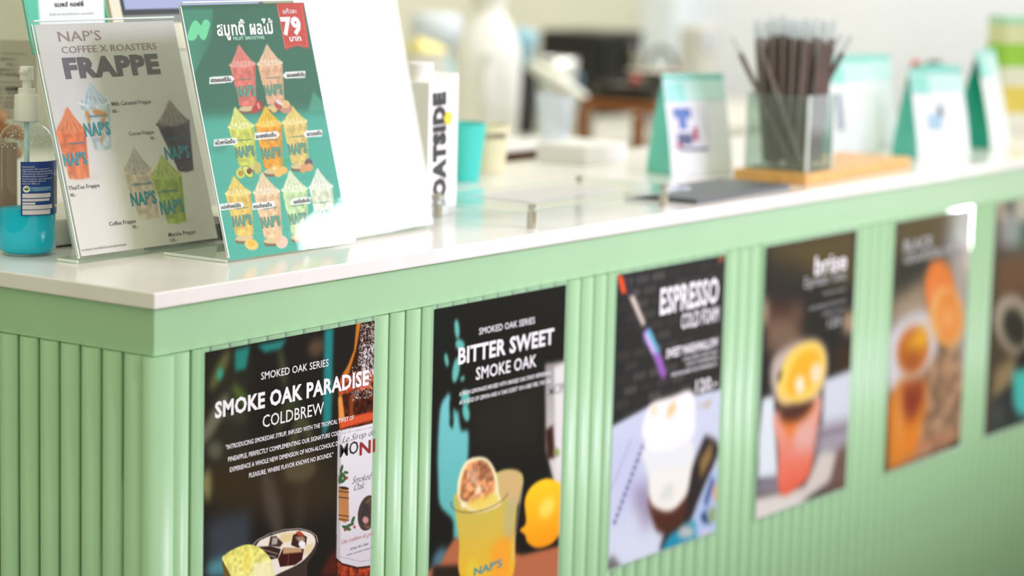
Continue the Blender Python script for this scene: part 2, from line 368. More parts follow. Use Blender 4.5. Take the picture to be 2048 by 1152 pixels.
# --- poster 1: smoked oak coldbrew
pl, t, c = poster(0.0745, 0.3735, 'glossy dark poster of an amber syrup bottle and iced drink, headed SMOKE OAK PARADISE', (30, 28, 24), 0.00085)
c.poly([(414, 706), (500, 690), (500, 1000), (414, 1000)], (46, 46, 34), 0.8, 14)
c.poly([(414, 920), (640, 880), (700, 1000), (620, 1040), (414, 1020)], (58, 46, 28), 0.8, 16)
c.poly([(414, 1040), (500, 1020), (500, 1152), (414, 1152)], (62, 68, 76), 0.9, 10)
c.ell(545, 1010, 16, 70, (84, 76, 66), -12, 0.7, 6); c.ell(600, 1020, 10, 60, (70, 62, 52), 4, 0.5, 8)
for x, y, rx, ry, an, col, a in [(440, 740, 9, 45, 25, (110, 118, 62), .8), (428, 840, 12, 60, 28, (124, 126, 96), .8), (565, 735, 7, 42, -8, (84, 92, 60), .7), (480, 790, 8, 26, -35, (96, 130, 48), .8), (575, 820, 12, 50, 30, (70, 84, 44), .6), (590, 870, 8, 44, 10, (92, 100, 58), .6), (610, 850, 10, 40, -20, (104, 112, 66), .5), (633, 695, 16, 20, 30, (110, 84, 62), .7), (470, 830, 26, 14, 20, (72, 72, 56), .6), (430, 900, 16, 18, 0, (120, 122, 100), .6), (415, 970, 8, 34, 0, (150, 150, 90), .8), (600, 940, 34, 24, -20, (96, 88, 62), .7), (660, 780, 10, 30, 10, (80, 80, 40), .5)]:
    c.ell(x, y, rx, ry, col, an, a, 5)
c.poly([(514, 691), (575, 678), (560, 698), (530, 705)], (40, 146, 132), 0.9, 3); c.poly([(470, 700), (500, 692), (492, 738), (470, 742)], (38, 140, 126), 0.9, 3); c.ell(440, 748, 6, 12, (50, 170, 150), 10, .9, 3)
c.poly([(649, 660), (667, 656), (663, 840), (645, 880)], (38, 130, 126), 1, 3)
c.poly([(414, 1128), (450, 1112), (462, 1152), (414, 1152)], (84, 150, 156), 0.9, 6)
c.poly([(640, 1152), (660, 1110), (700, 1090), (752, 1100), (752, 1152)], (92, 34, 26), 0.8, 5)
# the bottle
bot = [(713, 646), (753, 640), (753, 850), (752, 1152), (676, 1152), (672, 1120), (676, 860), (675, 830), (676, 780), (683, 752), (696, 730), (708, 700)]
c.poly(bot, (52, 28, 18)); c.poly([(713, 646), (722, 645), (712, 700), (700, 740), (690, 775), (679, 800), (676, 780), (683, 752), (696, 730), (708, 700)], (196, 118, 40), 1, 1)
c.poly([(676, 800), (752, 775), (752, 850), (676, 862)], (70, 30, 16), 1, 1, nz=.5, cell=6, seed=4); c.poly([(678, 838), (752, 822), (752, 838), (680, 858)], (214, 86, 44), 1, 1.2)
c.poly([(676, 795), (684, 792), (690, 840), (678, 845)], (226, 150, 70), 1, 1); c.poly([(700, 790), (708, 788), (706, 834), (699, 836)], (140, 70, 30), 0.9, 1)
c.poly([(682, 752), (750, 736), (750, 776), (677, 790)], (190, 76, 40), 0.75, 1.5, nz=.5, cell=4, seed=2)
rs = np.random.RandomState(3)
for k in range(760):
    f = rs.rand(); y = 648+f*150; x = 722+rs.rand()*30-(f*12) if y < 730 else 704+rs.rand()*48
    g = 150+100*rs.rand(); r = 0.35+0.75*rs.rand(); c.ell(x, y+(750-x)*0.18-4, r*1.0, r*1.6, (g, g*0.97, g*0.93), 20, 0.85, 0.25, n=7)
for k in range(120):
    x = 722+rs.rand()*30; y = 690+rs.rand()*70; c.ell(x, y, 1.4, 2.6, (225, 228, 235), 0, 0.7, 0.4, n=7)
lab = [(676, 862), (700, 857), (752, 845), (750, 1130), (715, 1134), (684, 1126), (673, 1115)]
c.poly(lab, (226, 226, 226), 1, 0.4, col2=(205, 203, 204)); c.poly([(676, 862), (682, 861), (680, 1122), (673, 1115)], (170, 168, 165), .8, 1.5)
c.poly([(674, 1122), (684, 1130), (715, 1138), (751, 1133), (752, 1152), (676, 1152)], (150, 58, 34), 1, .6, nz=.4, cell=5, seed=9)
c.line((677, 869), (751, 853), 1.0, (150, 150, 150)); c.line((675, 1112), (720, 1123), 1.0, (150, 150, 150)); c.line((720, 1123), (751, 1118), 1.0, (150, 150, 150))
c.poly([(677, 975), (697, 978), (698, 1040), (690, 1046), (678, 1040)], (176, 122, 74), 1, .4, col2=(190, 130, 76))
for yy in (982, 994, 1030, 1038): c.line((677, yy), (698, yy+3), 2.0, (70, 50, 38))
c.ell(688, 976, 10, 3.0, (70, 46, 34), 8)
c.ell(735, 1026, 19, 36, (74, 60, 52), 10); c.ell(740, 1026, 15, 31, (166, 128, 84), 10, 1, .5)
for k in (0, 4, 8): c.ell(736+k*1.6, 1026, 12, 30, (70, 58, 50), 10, .6, .6)
c.ell(730, 1028, 9, 22, (60, 54, 54), 10, 1, .8); c.ell(731, 1040, 6, 7, (214, 150, 150), 0, .9, .8)
for x, y, rx, ry, an in [(683, 938, 3, 9, 15), (688, 952, 3, 8, -30), (681, 956, 4, 12, 10), (692, 945, 5, 3, 10), (700, 1050, 9, 3, -20), (706, 1040, 3, 8, 20), (693, 1056, 10, 4, 25), (688, 960, 3, 9, 40)]: c.ell(x, y, rx, ry, (58, 92, 52), an, .95, .3)
for x, y in [(694, 956), (709, 1054), (690, 1060)]: c.ell(x, y, 2.4, 3, (176, 60, 48))
# the glass of iced coffee
gl = [(504, 1092), (515, 1080), (540, 1067), (570, 1059), (600, 1057), (620, 1062), (633, 1072), (636, 1085), (630, 1105), (615, 1128), (604, 1160), (500, 1160)]
c.poly(gl, (64, 52, 46), .9, .8, sm=True)
c.poly([(512, 1092), (530, 1076), (570, 1063), (604, 1061), (626, 1070), (631, 1086), (622, 1104), (600, 1126), (560, 1146), (530, 1160), (480, 1160)], (232, 226, 208), 1, .6, sm=True)
c.poly([(560, 1068), (592, 1064), (585, 1082), (560, 1086)], (222, 202, 140), .9, 1.5); c.poly([(612, 1090), (630, 1086), (622, 1104), (606, 1112)], (222, 202, 150), .8, 1.5)
c.poly([(541, 1073), (552, 1072), (566, 1086), (560, 1094), (537, 1092)], (74, 52, 46), 1, .6); c.poly([(545, 1075), (556, 1076), (554, 1088), (543, 1090)], (186, 180, 170), .9, .8)
c.poly([(586, 1070), (598, 1064), (614, 1074), (612, 1090), (596, 1096), (582, 1090)], (58, 36, 32), 1, .5); c.poly([(592, 1064), (600, 1062), (608, 1070), (596, 1072)], (176, 66, 40), 1, .6); c.poly([(590, 1074), (606, 1072), (612, 1080), (598, 1084)], (170, 140, 110), .9, .8)
c.ell(604, 1088, 7, 7, (236, 234, 232), 0, 1, .7)
c.poly([(514, 1094), (540, 1092), (562, 1098), (556, 1116), (538, 1120), (524, 1106)], (52, 34, 30), 1, .6); c.line((522, 1098), (556, 1108), 2, (190, 170, 150), .8, .6); c.line((530, 1110), (552, 1114), 2, (200, 190, 176), .8, .6)
c.poly([(566, 1096), (608, 1098), (604, 1120), (590, 1130), (560, 1134), (556, 1118)], (62, 26, 24), 1, .5); c.poly([(566, 1095), (600, 1096), (606, 1104), (566, 1108)], (196, 160, 116), .95, .8); c.line((577, 1108), (576, 1130), 1.6, (120, 70, 56), .9, .5)
c.poly([(556, 1120), (560, 1136), (550, 1142)], (226, 226, 226), .9, .5)
for i in range(len(gl)-5): c.line(gl[i], gl[i+1], 1.3, (200, 198, 194), .8, .3)
c.poly([(445, 1120), (452, 1108), (470, 1097), (494, 1089), (515, 1093), (530, 1104), (541, 1118), (544, 1134), (540, 1160), (466, 1160)], (226, 222, 110), 1, .5, col2=(240, 236, 150), sm=True, nz=.12, cell=5)
c.poly([(445, 1120), (466, 1160), (450, 1160), (444, 1126)], (110, 86, 40), 1, .5); c.poly([(488, 1100), (500, 1110), (496, 1150), (484, 1140)], (240, 226, 90), .6, 3); c.poly([(508, 1128), (540, 1120), (546, 1160), (505, 1160)], (244, 240, 190), .8, 2)
c.obj(t, ink)
b = B()
letters(b, pl, 'SMOKED OAK SERIES', (521.6, 759.8), (656.5, 731.8), 14.5, 0.004)
letters(b, pl, 'COLDBREW', (524.5, 854.6), (646.8, 827.9), 24, 0.002)
letters(b, pl, '"INTRODUCING SMOKEOAK SYRUP, INFUSED WITH THE TROPICAL TWIST OF', (451, 898.4), (706.8, 840), 9, 0.012)
letters(b, pl, 'PINEAPPLE, PERFECTLY COMPLEMENTING OUR SIGNATURE COLD BREW', (455.5, 922.5), (703, 864.5), 9, 0.012)
letters(b, pl, 'EXPERIENCE A WHOLE NEW DIMENSION OF NON-ALCOHOLIC DRINKING', (459, 943.8), (703, 884), 9, 0.012)
letters(b, pl, 'PLEASURE, WHERE FLAVOR KNOWS NO BOUNDS."', (497.5, 955.6), (665.7, 913), 9, 0.012)
b.done('body_lettering', white_ink, t)
b = B(); letters(b, pl, 'SMOKE OAK PARADISE', (429, 836), (737, 768.3), 30, 0.035); b.done('headline', white_ink, t)
b = B(); letters(b, pl, 'MO', (679.5, 911), (716, 909), 25, 0.004); b.done('label_lettering', dark_ink, t)
b = B(); letters(b, pl, 'NI', (719, 908), (749.5, 905), 25, 0.02); b.done('label_lettering', red_ink, t)
b = B(); letters(b, pl, 'Le Sirop de', (684, 884), (750, 871), 13, -0.012, 0.5); letters(b, pl, 'Smoked', (704, 967), (744, 958), 14, -0.014, 0.55); letters(b, pl, 'Oak', (708, 981), (729, 977), 14, -0.014, 0.55)
letters(b, pl, 'sirop fin Oak', (700, 1096), (737, 1093), 5, 0, .3); letters(b, pl, 'avec arome naturel', (694, 1105), (745, 1102), 3.5); b.done('label_lettering', mat('script_ink', (110, 110, 116), .4, var=0), t)
b = B(); letters(b, pl, 'Une tradition de gout', (683, 1082), (748, 1076), 9, -0.01, .5); b.done('label_lettering', pink_ink, t)

# --- poster 2: bitter sweet
pl, t, c = poster(0.4915, 0.7815, 'dark poster of a citrus drink beside a yellow lemon, headed BITTER SWEET', (27, 26, 22), 0.0012)
c.poly([(870, 620), (900, 612), (896, 700), (870, 720)], (20, 34, 30), .5, 6); c.poly([(935, 800), (1090, 760), (1080, 900), (940, 900)], (44, 40, 32), .6, 14)
for x, y, rx, ry, an in [(914, 658, 5, 20, -4), (920, 690, 9, 12, -20), (912, 740, 7, 26, 8), (893, 720, 4, 14, -8), (925, 757, 4, 6, 30), (931, 795, 9, 16, -10), (932, 825, 7, 18, -8), (905, 830, 7, 14, 6)]: c.ell(x, y, rx, ry, (104, 196, 180), an, .95, 1.6)
c.poly([(880, 820), (890, 795), (900, 790), (902, 850), (915, 820), (922, 860), (936, 862), (937, 900), (932, 960), (930, 1010), (925, 1080), (908, 1075), (905, 1040), (880, 1010), (876, 960), (875, 900)], (120, 206, 204), .95, 2.2, col2=(96, 186, 176), sm=True)
c.poly([(900, 800), (908, 800), (906, 860), (899, 850)], (30, 28, 24), .9, 1.5)
c.poly([(1090, 728), (1136, 720), (1132, 980), (1108, 965), (1092, 900)], (150, 148, 142), 1, 2, col2=(225, 220, 214)); c.poly([(1108, 735), (1136, 722), (1132, 960), (1112, 940)], (222, 220, 214), 1, 2)
c.poly([(1091, 860), (1106, 850), (1110, 915), (1094, 920)], (60, 34, 28), 1, 2); c.ell(1113, 905, 6, 9, (130, 150, 80), 0, .9, 1.5); c.ell(1131, 900, 5, 16, (90, 84, 74), 0, .9, 1.5)
c.ell(880, 1120, 14, 26, (90, 140, 160), 20, .8, 4)
c.poly([(880, 1128), (900, 1090), (925, 1075), (1030, 1085), (1040, 1108), (1090, 1095), (1134, 1090), (1134, 1160), (870, 1160), (865, 1135)], (176, 104, 68), 1, 2.5, sm=True); c.poly([(866, 1132), (925, 1130), (925, 1160), (864, 1160)], (28, 24, 20), .9, 2.5)
c.poly([(1040, 1000), (1120, 1000), (1128, 1090), (1060, 1105), (1025, 1108)], (28, 24, 20), .9, 2)
gl = [(908, 1000), (914, 986), (960, 960), (1010, 940), (1040, 945), (1046, 962), (1036, 1000), (1030, 1060), (1020, 1160), (926, 1160), (918, 1080)]
c.poly(gl, (186, 184, 96), 1, 1, col2=(232, 178, 44), sm=True); c.poly([(1000, 945), (1036, 942), (1044, 965), (1036, 1010), (1012, 1000), (1000, 980)], (206, 176, 120), .9, 2, sm=True)
c.poly([(980, 1095), (1024, 1060), (1018, 1160), (985, 1160)], (238, 158, 44), .8, 4); c.poly([(1010, 1005), (1034, 990), (1026, 1080), (1006, 1070)], (180, 176, 128), .7, 3)
c.poly([(918, 1000), (916, 960), (930, 925), (952, 914), (975, 918), (992, 945), (998, 985), (1000, 1010), (950, 1025)], (236, 226, 178), 1, 1, sm=True)
c.poly([(923, 1000), (922, 965), (934, 932), (955, 921), (974, 926), (986, 948), (988, 985), (960, 1008)], (206, 140, 88), 1, 1, sm=True, nz=.3, cell=5)
c.poly([(950, 925), (972, 924), (984, 950), (960, 965)], (120, 76, 50), .6, 2); c.poly([(935, 945), (950, 935), (955, 965), (940, 968)], (190, 160, 140), .6, 1.5); c.ell(957, 980, 6, 8, (240, 222, 180), 0, 1, 1.5)
for an in range(0, 360, 45): c.line((957, 978), (957+30*math.cos(math.radians(an)), 975+44*math.sin(math.radians(an))), 1.6, (238, 214, 170), .6, .8)
c.poly([(925, 1008), (990, 985), (1000, 1005), (955, 1024)], (228, 206, 90), .9, 2); c.ell(927, 1010, 6, 6, (246, 232, 196), 0, 1, 1.5)
for i in range(20):
    a0 = math.radians(15+i*8.5); a1 = math.radians(15+(i+1)*8.5); f = lambda a: (960+48*math.cos(a)+10*math.cos(a), 992+30*math.sin(a)-14*math.cos(a))
    c.line(f(a0), f(a1), 2.2, (120, 96, 66), .9, .6)
c.line((1046, 960), (1024, 1120), 1.5, (226, 220, 200), .7, .8)
c.poly([(1040, 1060), (1052, 1045), (1050, 1000), (1066, 970), (1098, 957), (1128, 975), (1134, 1010), (1128, 1050), (1106, 1085), (1076, 1096), (1056, 1086), (1050, 1070)], (252, 206, 40), 1, 1.2, col2=(240, 150, 22), sm=True); c.ell(1094, 1015, 14, 22, (252, 226, 104), 30, .8, 4)
c.ell(946, 1140, 14, 22, (220, 206, 60), 0, .5, 2)
c.obj(t, ink)
b = B(); letters(b, pl, 'SMOKED OAK SERIES', (957.5, 669), (1069, 647), 13, 0.004); letters(b, pl, 'SMOKE OAK', (951, 760), (1072, 732), 24, 0.012)
letters(b, pl, 'A FRESH LEMONADE INFUSED WITH SMOKED OAK SYRUP, REFRESHING', (918, 793), (1101, 748), 8, 0.012); letters(b, pl, 'AS A SLICE OF LEMON AND A \'OAK SCENT\' ON A BED FEEL THE OAK', (918, 809), (1102, 765), 8, 0.012)
b.done('body_lettering', white_ink, t)
b = B(); letters(b, pl, 'BITTER SWEET', (915.5, 728), (1107, 687), 31, 0.03); b.done('headline', white_ink, t)
b = B(); letters(b, pl, 'MON', (1098, 790), (1131, 786), 22, 0.004); b.done('label_lettering', grey_ink, t)
b = B(); letters(b, pl, "NAP'S", (948, 1148), (1004, 1136), 15, 0.02); b.done('cup_lettering', mat('teal_ink', (60, 150, 150), .3, var=0), t)

# --- poster 3: espresso cold foam
pl, t, c = poster(0.9060, 1.1960, 'poster of a tall white foamed coffee on a pale table, headed ESPRESSO', (40, 42, 42), 0.002, zb=0.532)
for r in range(12):
    for k in range(7):
        a = 0.006+k*0.042+(0.02 if r % 2 else 0); bb = 0.405-r*0.017; g = 30+34*rs.rand()*(1.25 if k < 4 else .5)
        c.poly([(a, bb), (a+0.034, bb), (a+0.034, bb-0.011), (a, bb-0.011)], (g+16, g+12, g+6), .8, 1.2, uv=True)
c.poly([(1225, 852), (1300, 812), (1450, 775), (1440, 1160), (1210, 1160)], (198, 208, 222), 1, 1.2, col2=(206, 216, 224))
c.poly([(1222, 900), (1290, 850), (1300, 960), (1230, 1070)], (190, 194, 222), .7, 8); c.poly([(1260, 980), (1300, 960), (1310, 1040), (1290, 1060)], (130, 112, 140), .7, 6)
for i in range(13): c.line((1228+i*5.0, 1048-i*13.6), (1231+i*5.0, 1040-i*13.6), 6, (66, 70, 116), .8, .8)
c.line((1222, 980), (1262, 880), 2.5, (150, 156, 180), .7, 1)
c.poly([(1360, 950), (1385, 930), (1410, 870), (1432, 880), (1440, 900), (1400, 1000), (1370, 1070), (1330, 1100), (1318, 1100), (1330, 1060)], (46, 40, 38), 1, 2); c.poly([(1400, 920), (1425, 880), (1424, 915), (1400, 960)], (150, 120, 70), .9, 2)
c.poly([(1395, 1010), (1420, 950), (1440, 930), (1436, 1060), (1400, 1080), (1385, 1060)], (170, 190, 220), 1, 2); c.poly([(1408, 1000), (1424, 950), (1430, 965), (1412, 1020)], (50, 74, 120), .8, 1.5); c.poly([(1400, 1030), (1412, 1020), (1420, 1050), (1405, 1045)], (36, 60, 100), .9, 1.5)
c.ell(1432, 985, 7, 18, (216, 160, 120), 0, .9, 2); c.ell(1424, 1030, 6, 16, (128, 150, 60), 0, .9, 2)
c.poly([(1322, 1100), (1345, 1060), (1390, 1040), (1395, 1085), (1370, 1094), (1340, 1104)], (34, 140, 168), 1, 2); c.ell(1372, 1064, 18, 12, (214, 196, 178), 0, .9, 2.5); c.ell(1415, 1072, 14, 12, (206, 200, 206), 0, .9, 2.5)
c.poly([(1210, 1128), (1225, 1110), (1245, 1134), (1212, 1142)], (90, 84, 80), .8, 2)
c.poly([(1300, 990), (1370, 980), (1366, 1040), (1350, 1062), (1325, 1068), (1308, 1050)], (92, 50, 34), 1, 2, col2=(70, 40, 30), sm=True)
c.poly([(1288, 900), (1380, 880), (1378, 970), (1362, 1005), (1340, 1022), (1316, 1018), (1300, 1000), (1297, 940)], (232, 232, 218), 1, 1.5, sm=True); c.poly([(1290, 890), (1382, 870), (1380, 930), (1294, 945)], (222, 230, 228), 1, 4)
c.poly([(1284, 860), (1292, 828), (1306, 805), (1345, 792), (1384, 782), (1390, 830), (1386, 870), (1350, 895), (1310, 902), (1290, 890)], (242, 240, 234), 1, 1.5, sm=True)
c.poly([(1334, 818), (1350, 800), (1352, 820), (1336, 838)], (232, 190, 120), .9, 2); c.poly([(1300, 822), (1312, 806), (1316, 826), (1302, 834)], (236, 210, 160), .7, 2)
c.poly([(1385, 812), (1410, 808), (1424, 795), (1418, 815)], (190, 160, 120), .8, 1.5)
c.poly([(1316, 1000), (1330, 970), (1348, 965), (1345, 1000)], (190, 204, 190), .5, 2)
c.poly([(1233, 548), (1246, 552), (1254, 586), (1243, 588)], (226, 84, 40), 1, 1); c.poly([(1247, 548), (1256, 552), (1270, 590), (1256, 592)], (56, 50, 56), 1, 1)
c.poly([(1258, 594), (1268, 590), (1292, 648), (1284, 652)], (214, 200, 186), 1, 1.2); c.poly([(1286, 664), (1298, 656), (1318, 700), (1334, 748), (1324, 760), (1306, 712), (1290, 684)], (150, 120, 200), 1, 1.2, col2=(150, 90, 170)); c.poly([(1292, 662), (1300, 658), (1320, 704), (1314, 706)], (80, 200, 200), .9, 1.2); c.poly([(1289, 668), (1294, 666), (1312, 706), (1306, 708)], (226, 226, 240), .8, 1.2)
c.poly([(1436, 512), (1450, 510), (1448, 522), (1437, 524)], (170, 100, 60), .9, 1.5)
c.obj(t, ink, bend=lambda u, v: 0.006*np.clip(0.12-v, 0, 1)/0.12*0)
b = B(); letters(b, pl, 'ESPRESSO', (1319, 630), (1436, 602), 49, 0.03); b.done('headline', white_ink, t)
b = B(); letters(b, pl, 'COLD FOAM', (1362, 658), (1436, 641), 29, 0.02); letters(b, pl, 'SWEET MARSHMALLOW', (1332, 715), (1435, 693), 17, 0.03)
letters(b, pl, 'COLD MILK FOAM AND', (1365, 722), (1434, 706), 7); letters(b, pl, 'SOFT ESPRESSO', (1372, 732), (1434, 718), 7); letters(b, pl, 'SWEET AND CREAMY TASTE OF MARSHMALLOW', (1342, 752), (1433, 732), 7, .01)
letters(b, pl, '120.-', (1391, 785), (1433, 775), 24, 0.02); b.done('body_lettering', white_ink, t)

# --- poster 4: orange tonic
pl, t, c = poster(1.3155, 1.6050, 'poster of a pink drink topped with an orange slice, pale script heading above it', (38, 37, 32), 0.0025)
c.poly([(1537, 494), (1712, 460), (1708, 570), (1650, 560), (1600, 540), (1540, 520)], (84, 72, 38), 1, 5); c.poly([(1540, 520), (1600, 530), (1620, 560), (1540, 560)], (56, 50, 36), .8, 6)
c.poly([(1535, 600), (1600, 610), (1605, 680), (1530, 700)], (86, 56, 44), .8, 6); c.poly([(1536, 640), (1580, 635), (1610, 680), (1590, 710), (1534, 700)], (128, 106, 82), .8, 4); c.ell(1532, 625, 6, 30, (176, 150, 120), 0, .9, 3); c.ell(1595, 625, 14, 18, (120, 96, 76), 0, .6, 4)
c.ell(1698, 645, 14, 24, (176, 150, 118), 0, .9, 3); c.poly([(1670, 690), (1708, 690), (1706, 745), (1670, 745)], (66, 44, 30), .8, 4)
c.poly([(1525, 796), (1548, 790), (1556, 960), (1515, 960), (1518, 870)], (214, 226, 226), 1, 1.5); c.poly([(1648, 760), (1706, 738), (1702, 960), (1640, 960)], (206, 214, 220), 1, 1.5)
c.poly([(1628, 850), (1704, 835), (1700, 965), (1625, 980)], (150, 144, 150), .85, 3); c.poly([(1628, 870), (1702, 850), (1702, 858), (1628, 878)], (110, 100, 108), .7, 1.5); c.poly([(1516, 958), (1560, 950), (1560, 985), (1512, 990)], (126, 122, 130), 1, 2)
c.poly([(1675, 900), (1704, 885), (1700, 975), (1640, 990), (1660, 940)], (104, 78, 68), .9, 3)
c.poly([(1510, 1000), (1560, 988), (1610, 970), (1632, 925), (1640, 905), (1672, 905), (1660, 960), (1600, 1010), (1505, 1050)], (206, 200, 188), 1, 2); c.poly([(1505, 1000), (1600, 985), (1590, 1030), (1500, 1060)], (212, 208, 198), 1, 3)
c.poly([(1552, 820), (1640, 790), (1630, 880), (1622, 940), (1604, 968), (1560, 988), (1556, 900)], (224, 176, 160), 1, 1.5, col2=(224, 98, 70), sm=True); c.poly([(1556, 830), (1636, 796), (1622, 830), (1596, 860), (1580, 880)], (226, 120, 40), .9, 3); c.poly([(1590, 850), (1632, 830), (1628, 900), (1590, 900)], (220, 180, 168), .8, 4)
c.poly([(1554, 800), (1600, 790), (1630, 796), (1610, 832), (1580, 844), (1562, 836)], (60, 36, 32), .9, 2.5, sm=True)
c.poly([(1542, 770), (1545, 720), (1572, 695), (1620, 680), (1648, 695), (1654, 740), (1640, 790), (1600, 800), (1556, 800)], (206, 190, 176), .9, 2.5, sm=True)
c.poly([(1556, 792), (1562, 740), (1585, 700), (1625, 682), (1648, 700), (1650, 745), (1630, 790), (1590, 806)], (240, 208, 96), 1, 1.8, sm=True); c.poly([(1572, 780), (1585, 730), (1610, 702), (1636, 705), (1640, 735), (1618, 775), (1592, 792)], (242, 176, 44), 1, 2, sm=True)
c.poly([(1556, 748), (1566, 738), (1560, 762), (1555, 764)], (40, 34, 20), .9, 1.5); c.ell(1600, 770, 10, 18, (248, 236, 214), 0, .95, 2); c.ell(1632, 745, 12, 20, (248, 226, 200), 10, .9, 2); c.ell(1568, 800, 14, 8, (236, 200, 130), 20, .9, 2)
c.obj(t, ink)
b = B(); letters(b, pl, 'brise', (1629, 547), (1692, 540), 36, 0.02); b.done('headline', white_ink, t)
b = B(); letters(b, pl, 'Espresso Tonic', (1608, 575), (1691, 560), 22, 0.01); letters(b, pl, 'REFRESHING ORANGE', (1646, 590), (1690, 582), 6); letters(b, pl, 'AND SPARKLING TONIC WITH', (1618, 622), (1690, 605), 8); letters(b, pl, 'ESPRESSO SHOT', (1645, 632), (1688, 622), 7); letters(b, pl, '120', (1655, 656), (1680, 650), 18, .02); b.done('body_lettering', grey_ink, t)

# --- poster 5: black grapefruit
pl, t, c = poster(1.7400, 2.0290, 'poster with orange slices above an amber iced drink, headed BLACK, second from the right end', (70, 64, 48), 0.003)
c.poly([(1795, 445), (1950, 412), (1950, 470), (1900, 480), (1870, 500), (1795, 520)], (84, 72, 38), 1, 4); c.poly([(1880, 470), (1925, 450), (1930, 520), (1890, 540)], (108, 104, 98), .9, 5)
c.poly([(1792, 520), (1850, 505), (1858, 545), (1800, 600), (1788, 590)], (44, 44, 34), .95, 4); c.poly([(1785, 600), (1850, 560), (1860, 640), (1780, 660)], (168, 150, 122), .9, 5); c.poly([(1900, 500), (1948, 470), (1940, 800), (1900, 780)], (176, 170, 160), .9, 5); c.ell(1938, 520, 10, 26, (220, 206, 190), 0, .8, 3)
c.poly([(1782, 660), (1850, 620), (1875, 660), (1870, 730), (1840, 760), (1785, 790), (1776, 760)], (206, 206, 208), 1, 3, sm=True)
c.poly([(1840, 760), (1870, 710), (1920, 690), (1932, 860), (1860, 910), (1800, 930), (1830, 850)], (164, 130, 98), 1, 3, nz=.25, cell=6); c.poly([(1860, 760), (1900, 740), (1905, 800), (1865, 810)], (110, 84, 58), .5, 5); c.poly([(1775, 945), (1850, 900), (1925, 880), (1928, 860), (1850, 880), (1785, 915)], (176, 118, 84), 1, 3); c.poly([(1890, 905), (1925, 872), (1925, 895)], (30, 34, 30), 1, 1.5)
c.ell(1880, 580, 30, 62, (222, 124, 48), -4, 1, 2); c.ell(1868, 600, 14, 34, (232, 140, 90), 0, .6, 4)
c.ell(1894, 634, 34, 62, (228, 170, 96), -4, 1, 2); c.ell(1897, 632, 24, 48, (224, 144, 66), -4, 1, 2); c.ell(1896, 640, 10, 30, (236, 176, 110), -4, .8, 4); c.ell(1898, 600, 12, 12, (214, 116, 40), 0, .8, 4); c.ell(1895, 670, 10, 10, (220, 110, 40), 0, .8, 4)
c.ell(1826, 700, 32, 48, (190, 106, 40), 10, 1, 2.5); c.poly([(1810, 690), (1850, 650), (1856, 690), (1815, 715)], (232, 176, 40), .95, 3); c.ell(1822, 715, 18, 24, (130, 60, 24), 0, .6, 4)
c.poly([(1776, 800), (1800, 760), (1850, 760), (1852, 820), (1830, 900), (1800, 930), (1776, 940)], (216, 132, 44), 1, 3); c.poly([(1800, 770), (1850, 760), (1845, 810), (1820, 850), (1802, 820)], (130, 50, 30), .95, 4); c.ell(1822, 880, 14, 26, (226, 128, 36), 0, .8, 4); c.ell(1800, 830, 5, 60, (222, 160, 90), 0, .7, 3)
c.obj(t, ink)
b = B(); letters(b, pl, 'BLACK', (1807, 503), (1866, 492), 22, 0.02); letters(b, pl, 'GRAPEFRUIT', (1807, 528), (1905, 508), 18, 0.01); b.done('headline', grey_ink, t)

# --- poster 6: partly outside the frame
pl, t, c = poster(2.1290, 2.4200, 'dark poster with a pale ring and teal cup, cut off by the right edge', (70, 62, 46), 0.003)
c.poly([(1995, 402), (2015, 398), (2015, 440), (1994, 440)], (176, 160, 128), .9, 3); c.poly([(2010, 400), (2028, 396), (2024, 430), (2010, 432)], (66, 50, 22), 1, 2); c.poly([(2030, 396), (2100, 380), (2100, 430), (2036, 450)], (196, 196, 170), .9, 3); c.poly([(2020, 450), (2100, 440), (2100, 500), (2030, 500)], (60, 96, 72), .9, 4)
c.poly([(1995, 520), (2100, 490), (2100, 590), (1993, 610)], (106, 72, 42), .9, 4); c.poly([(1990, 600), (2100, 590), (2100, 800), (1985, 760)], (70, 58, 40), .9, 4)
c.ell(2030, 650, 40, 62, (164, 154, 132), -14, 1, 2); c.ell(2030, 655, 24, 40, (38, 34, 24), -14, 1, 2.5); c.poly([(1990, 740), (2030, 710), (2032, 760), (1985, 810)], (150, 130, 92), .9, 3)
c.poly([(1985, 800), (2030, 760), (2100, 740), (2100, 860), (1978, 880)], (44, 48, 46), 1, 2); c.ell(1996, 830, 10, 18, (90, 96, 98), 0, .7, 4); c.poly([(2026, 740), (2100, 720), (2100, 825), (2040, 832), (2028, 810)], (70, 190, 176), 1, 2)
c.poly([(2040, 700), (2100, 690), (2100, 725), (2030, 740)], (30, 30, 28), 1, 2)
c.obj(t, ink)

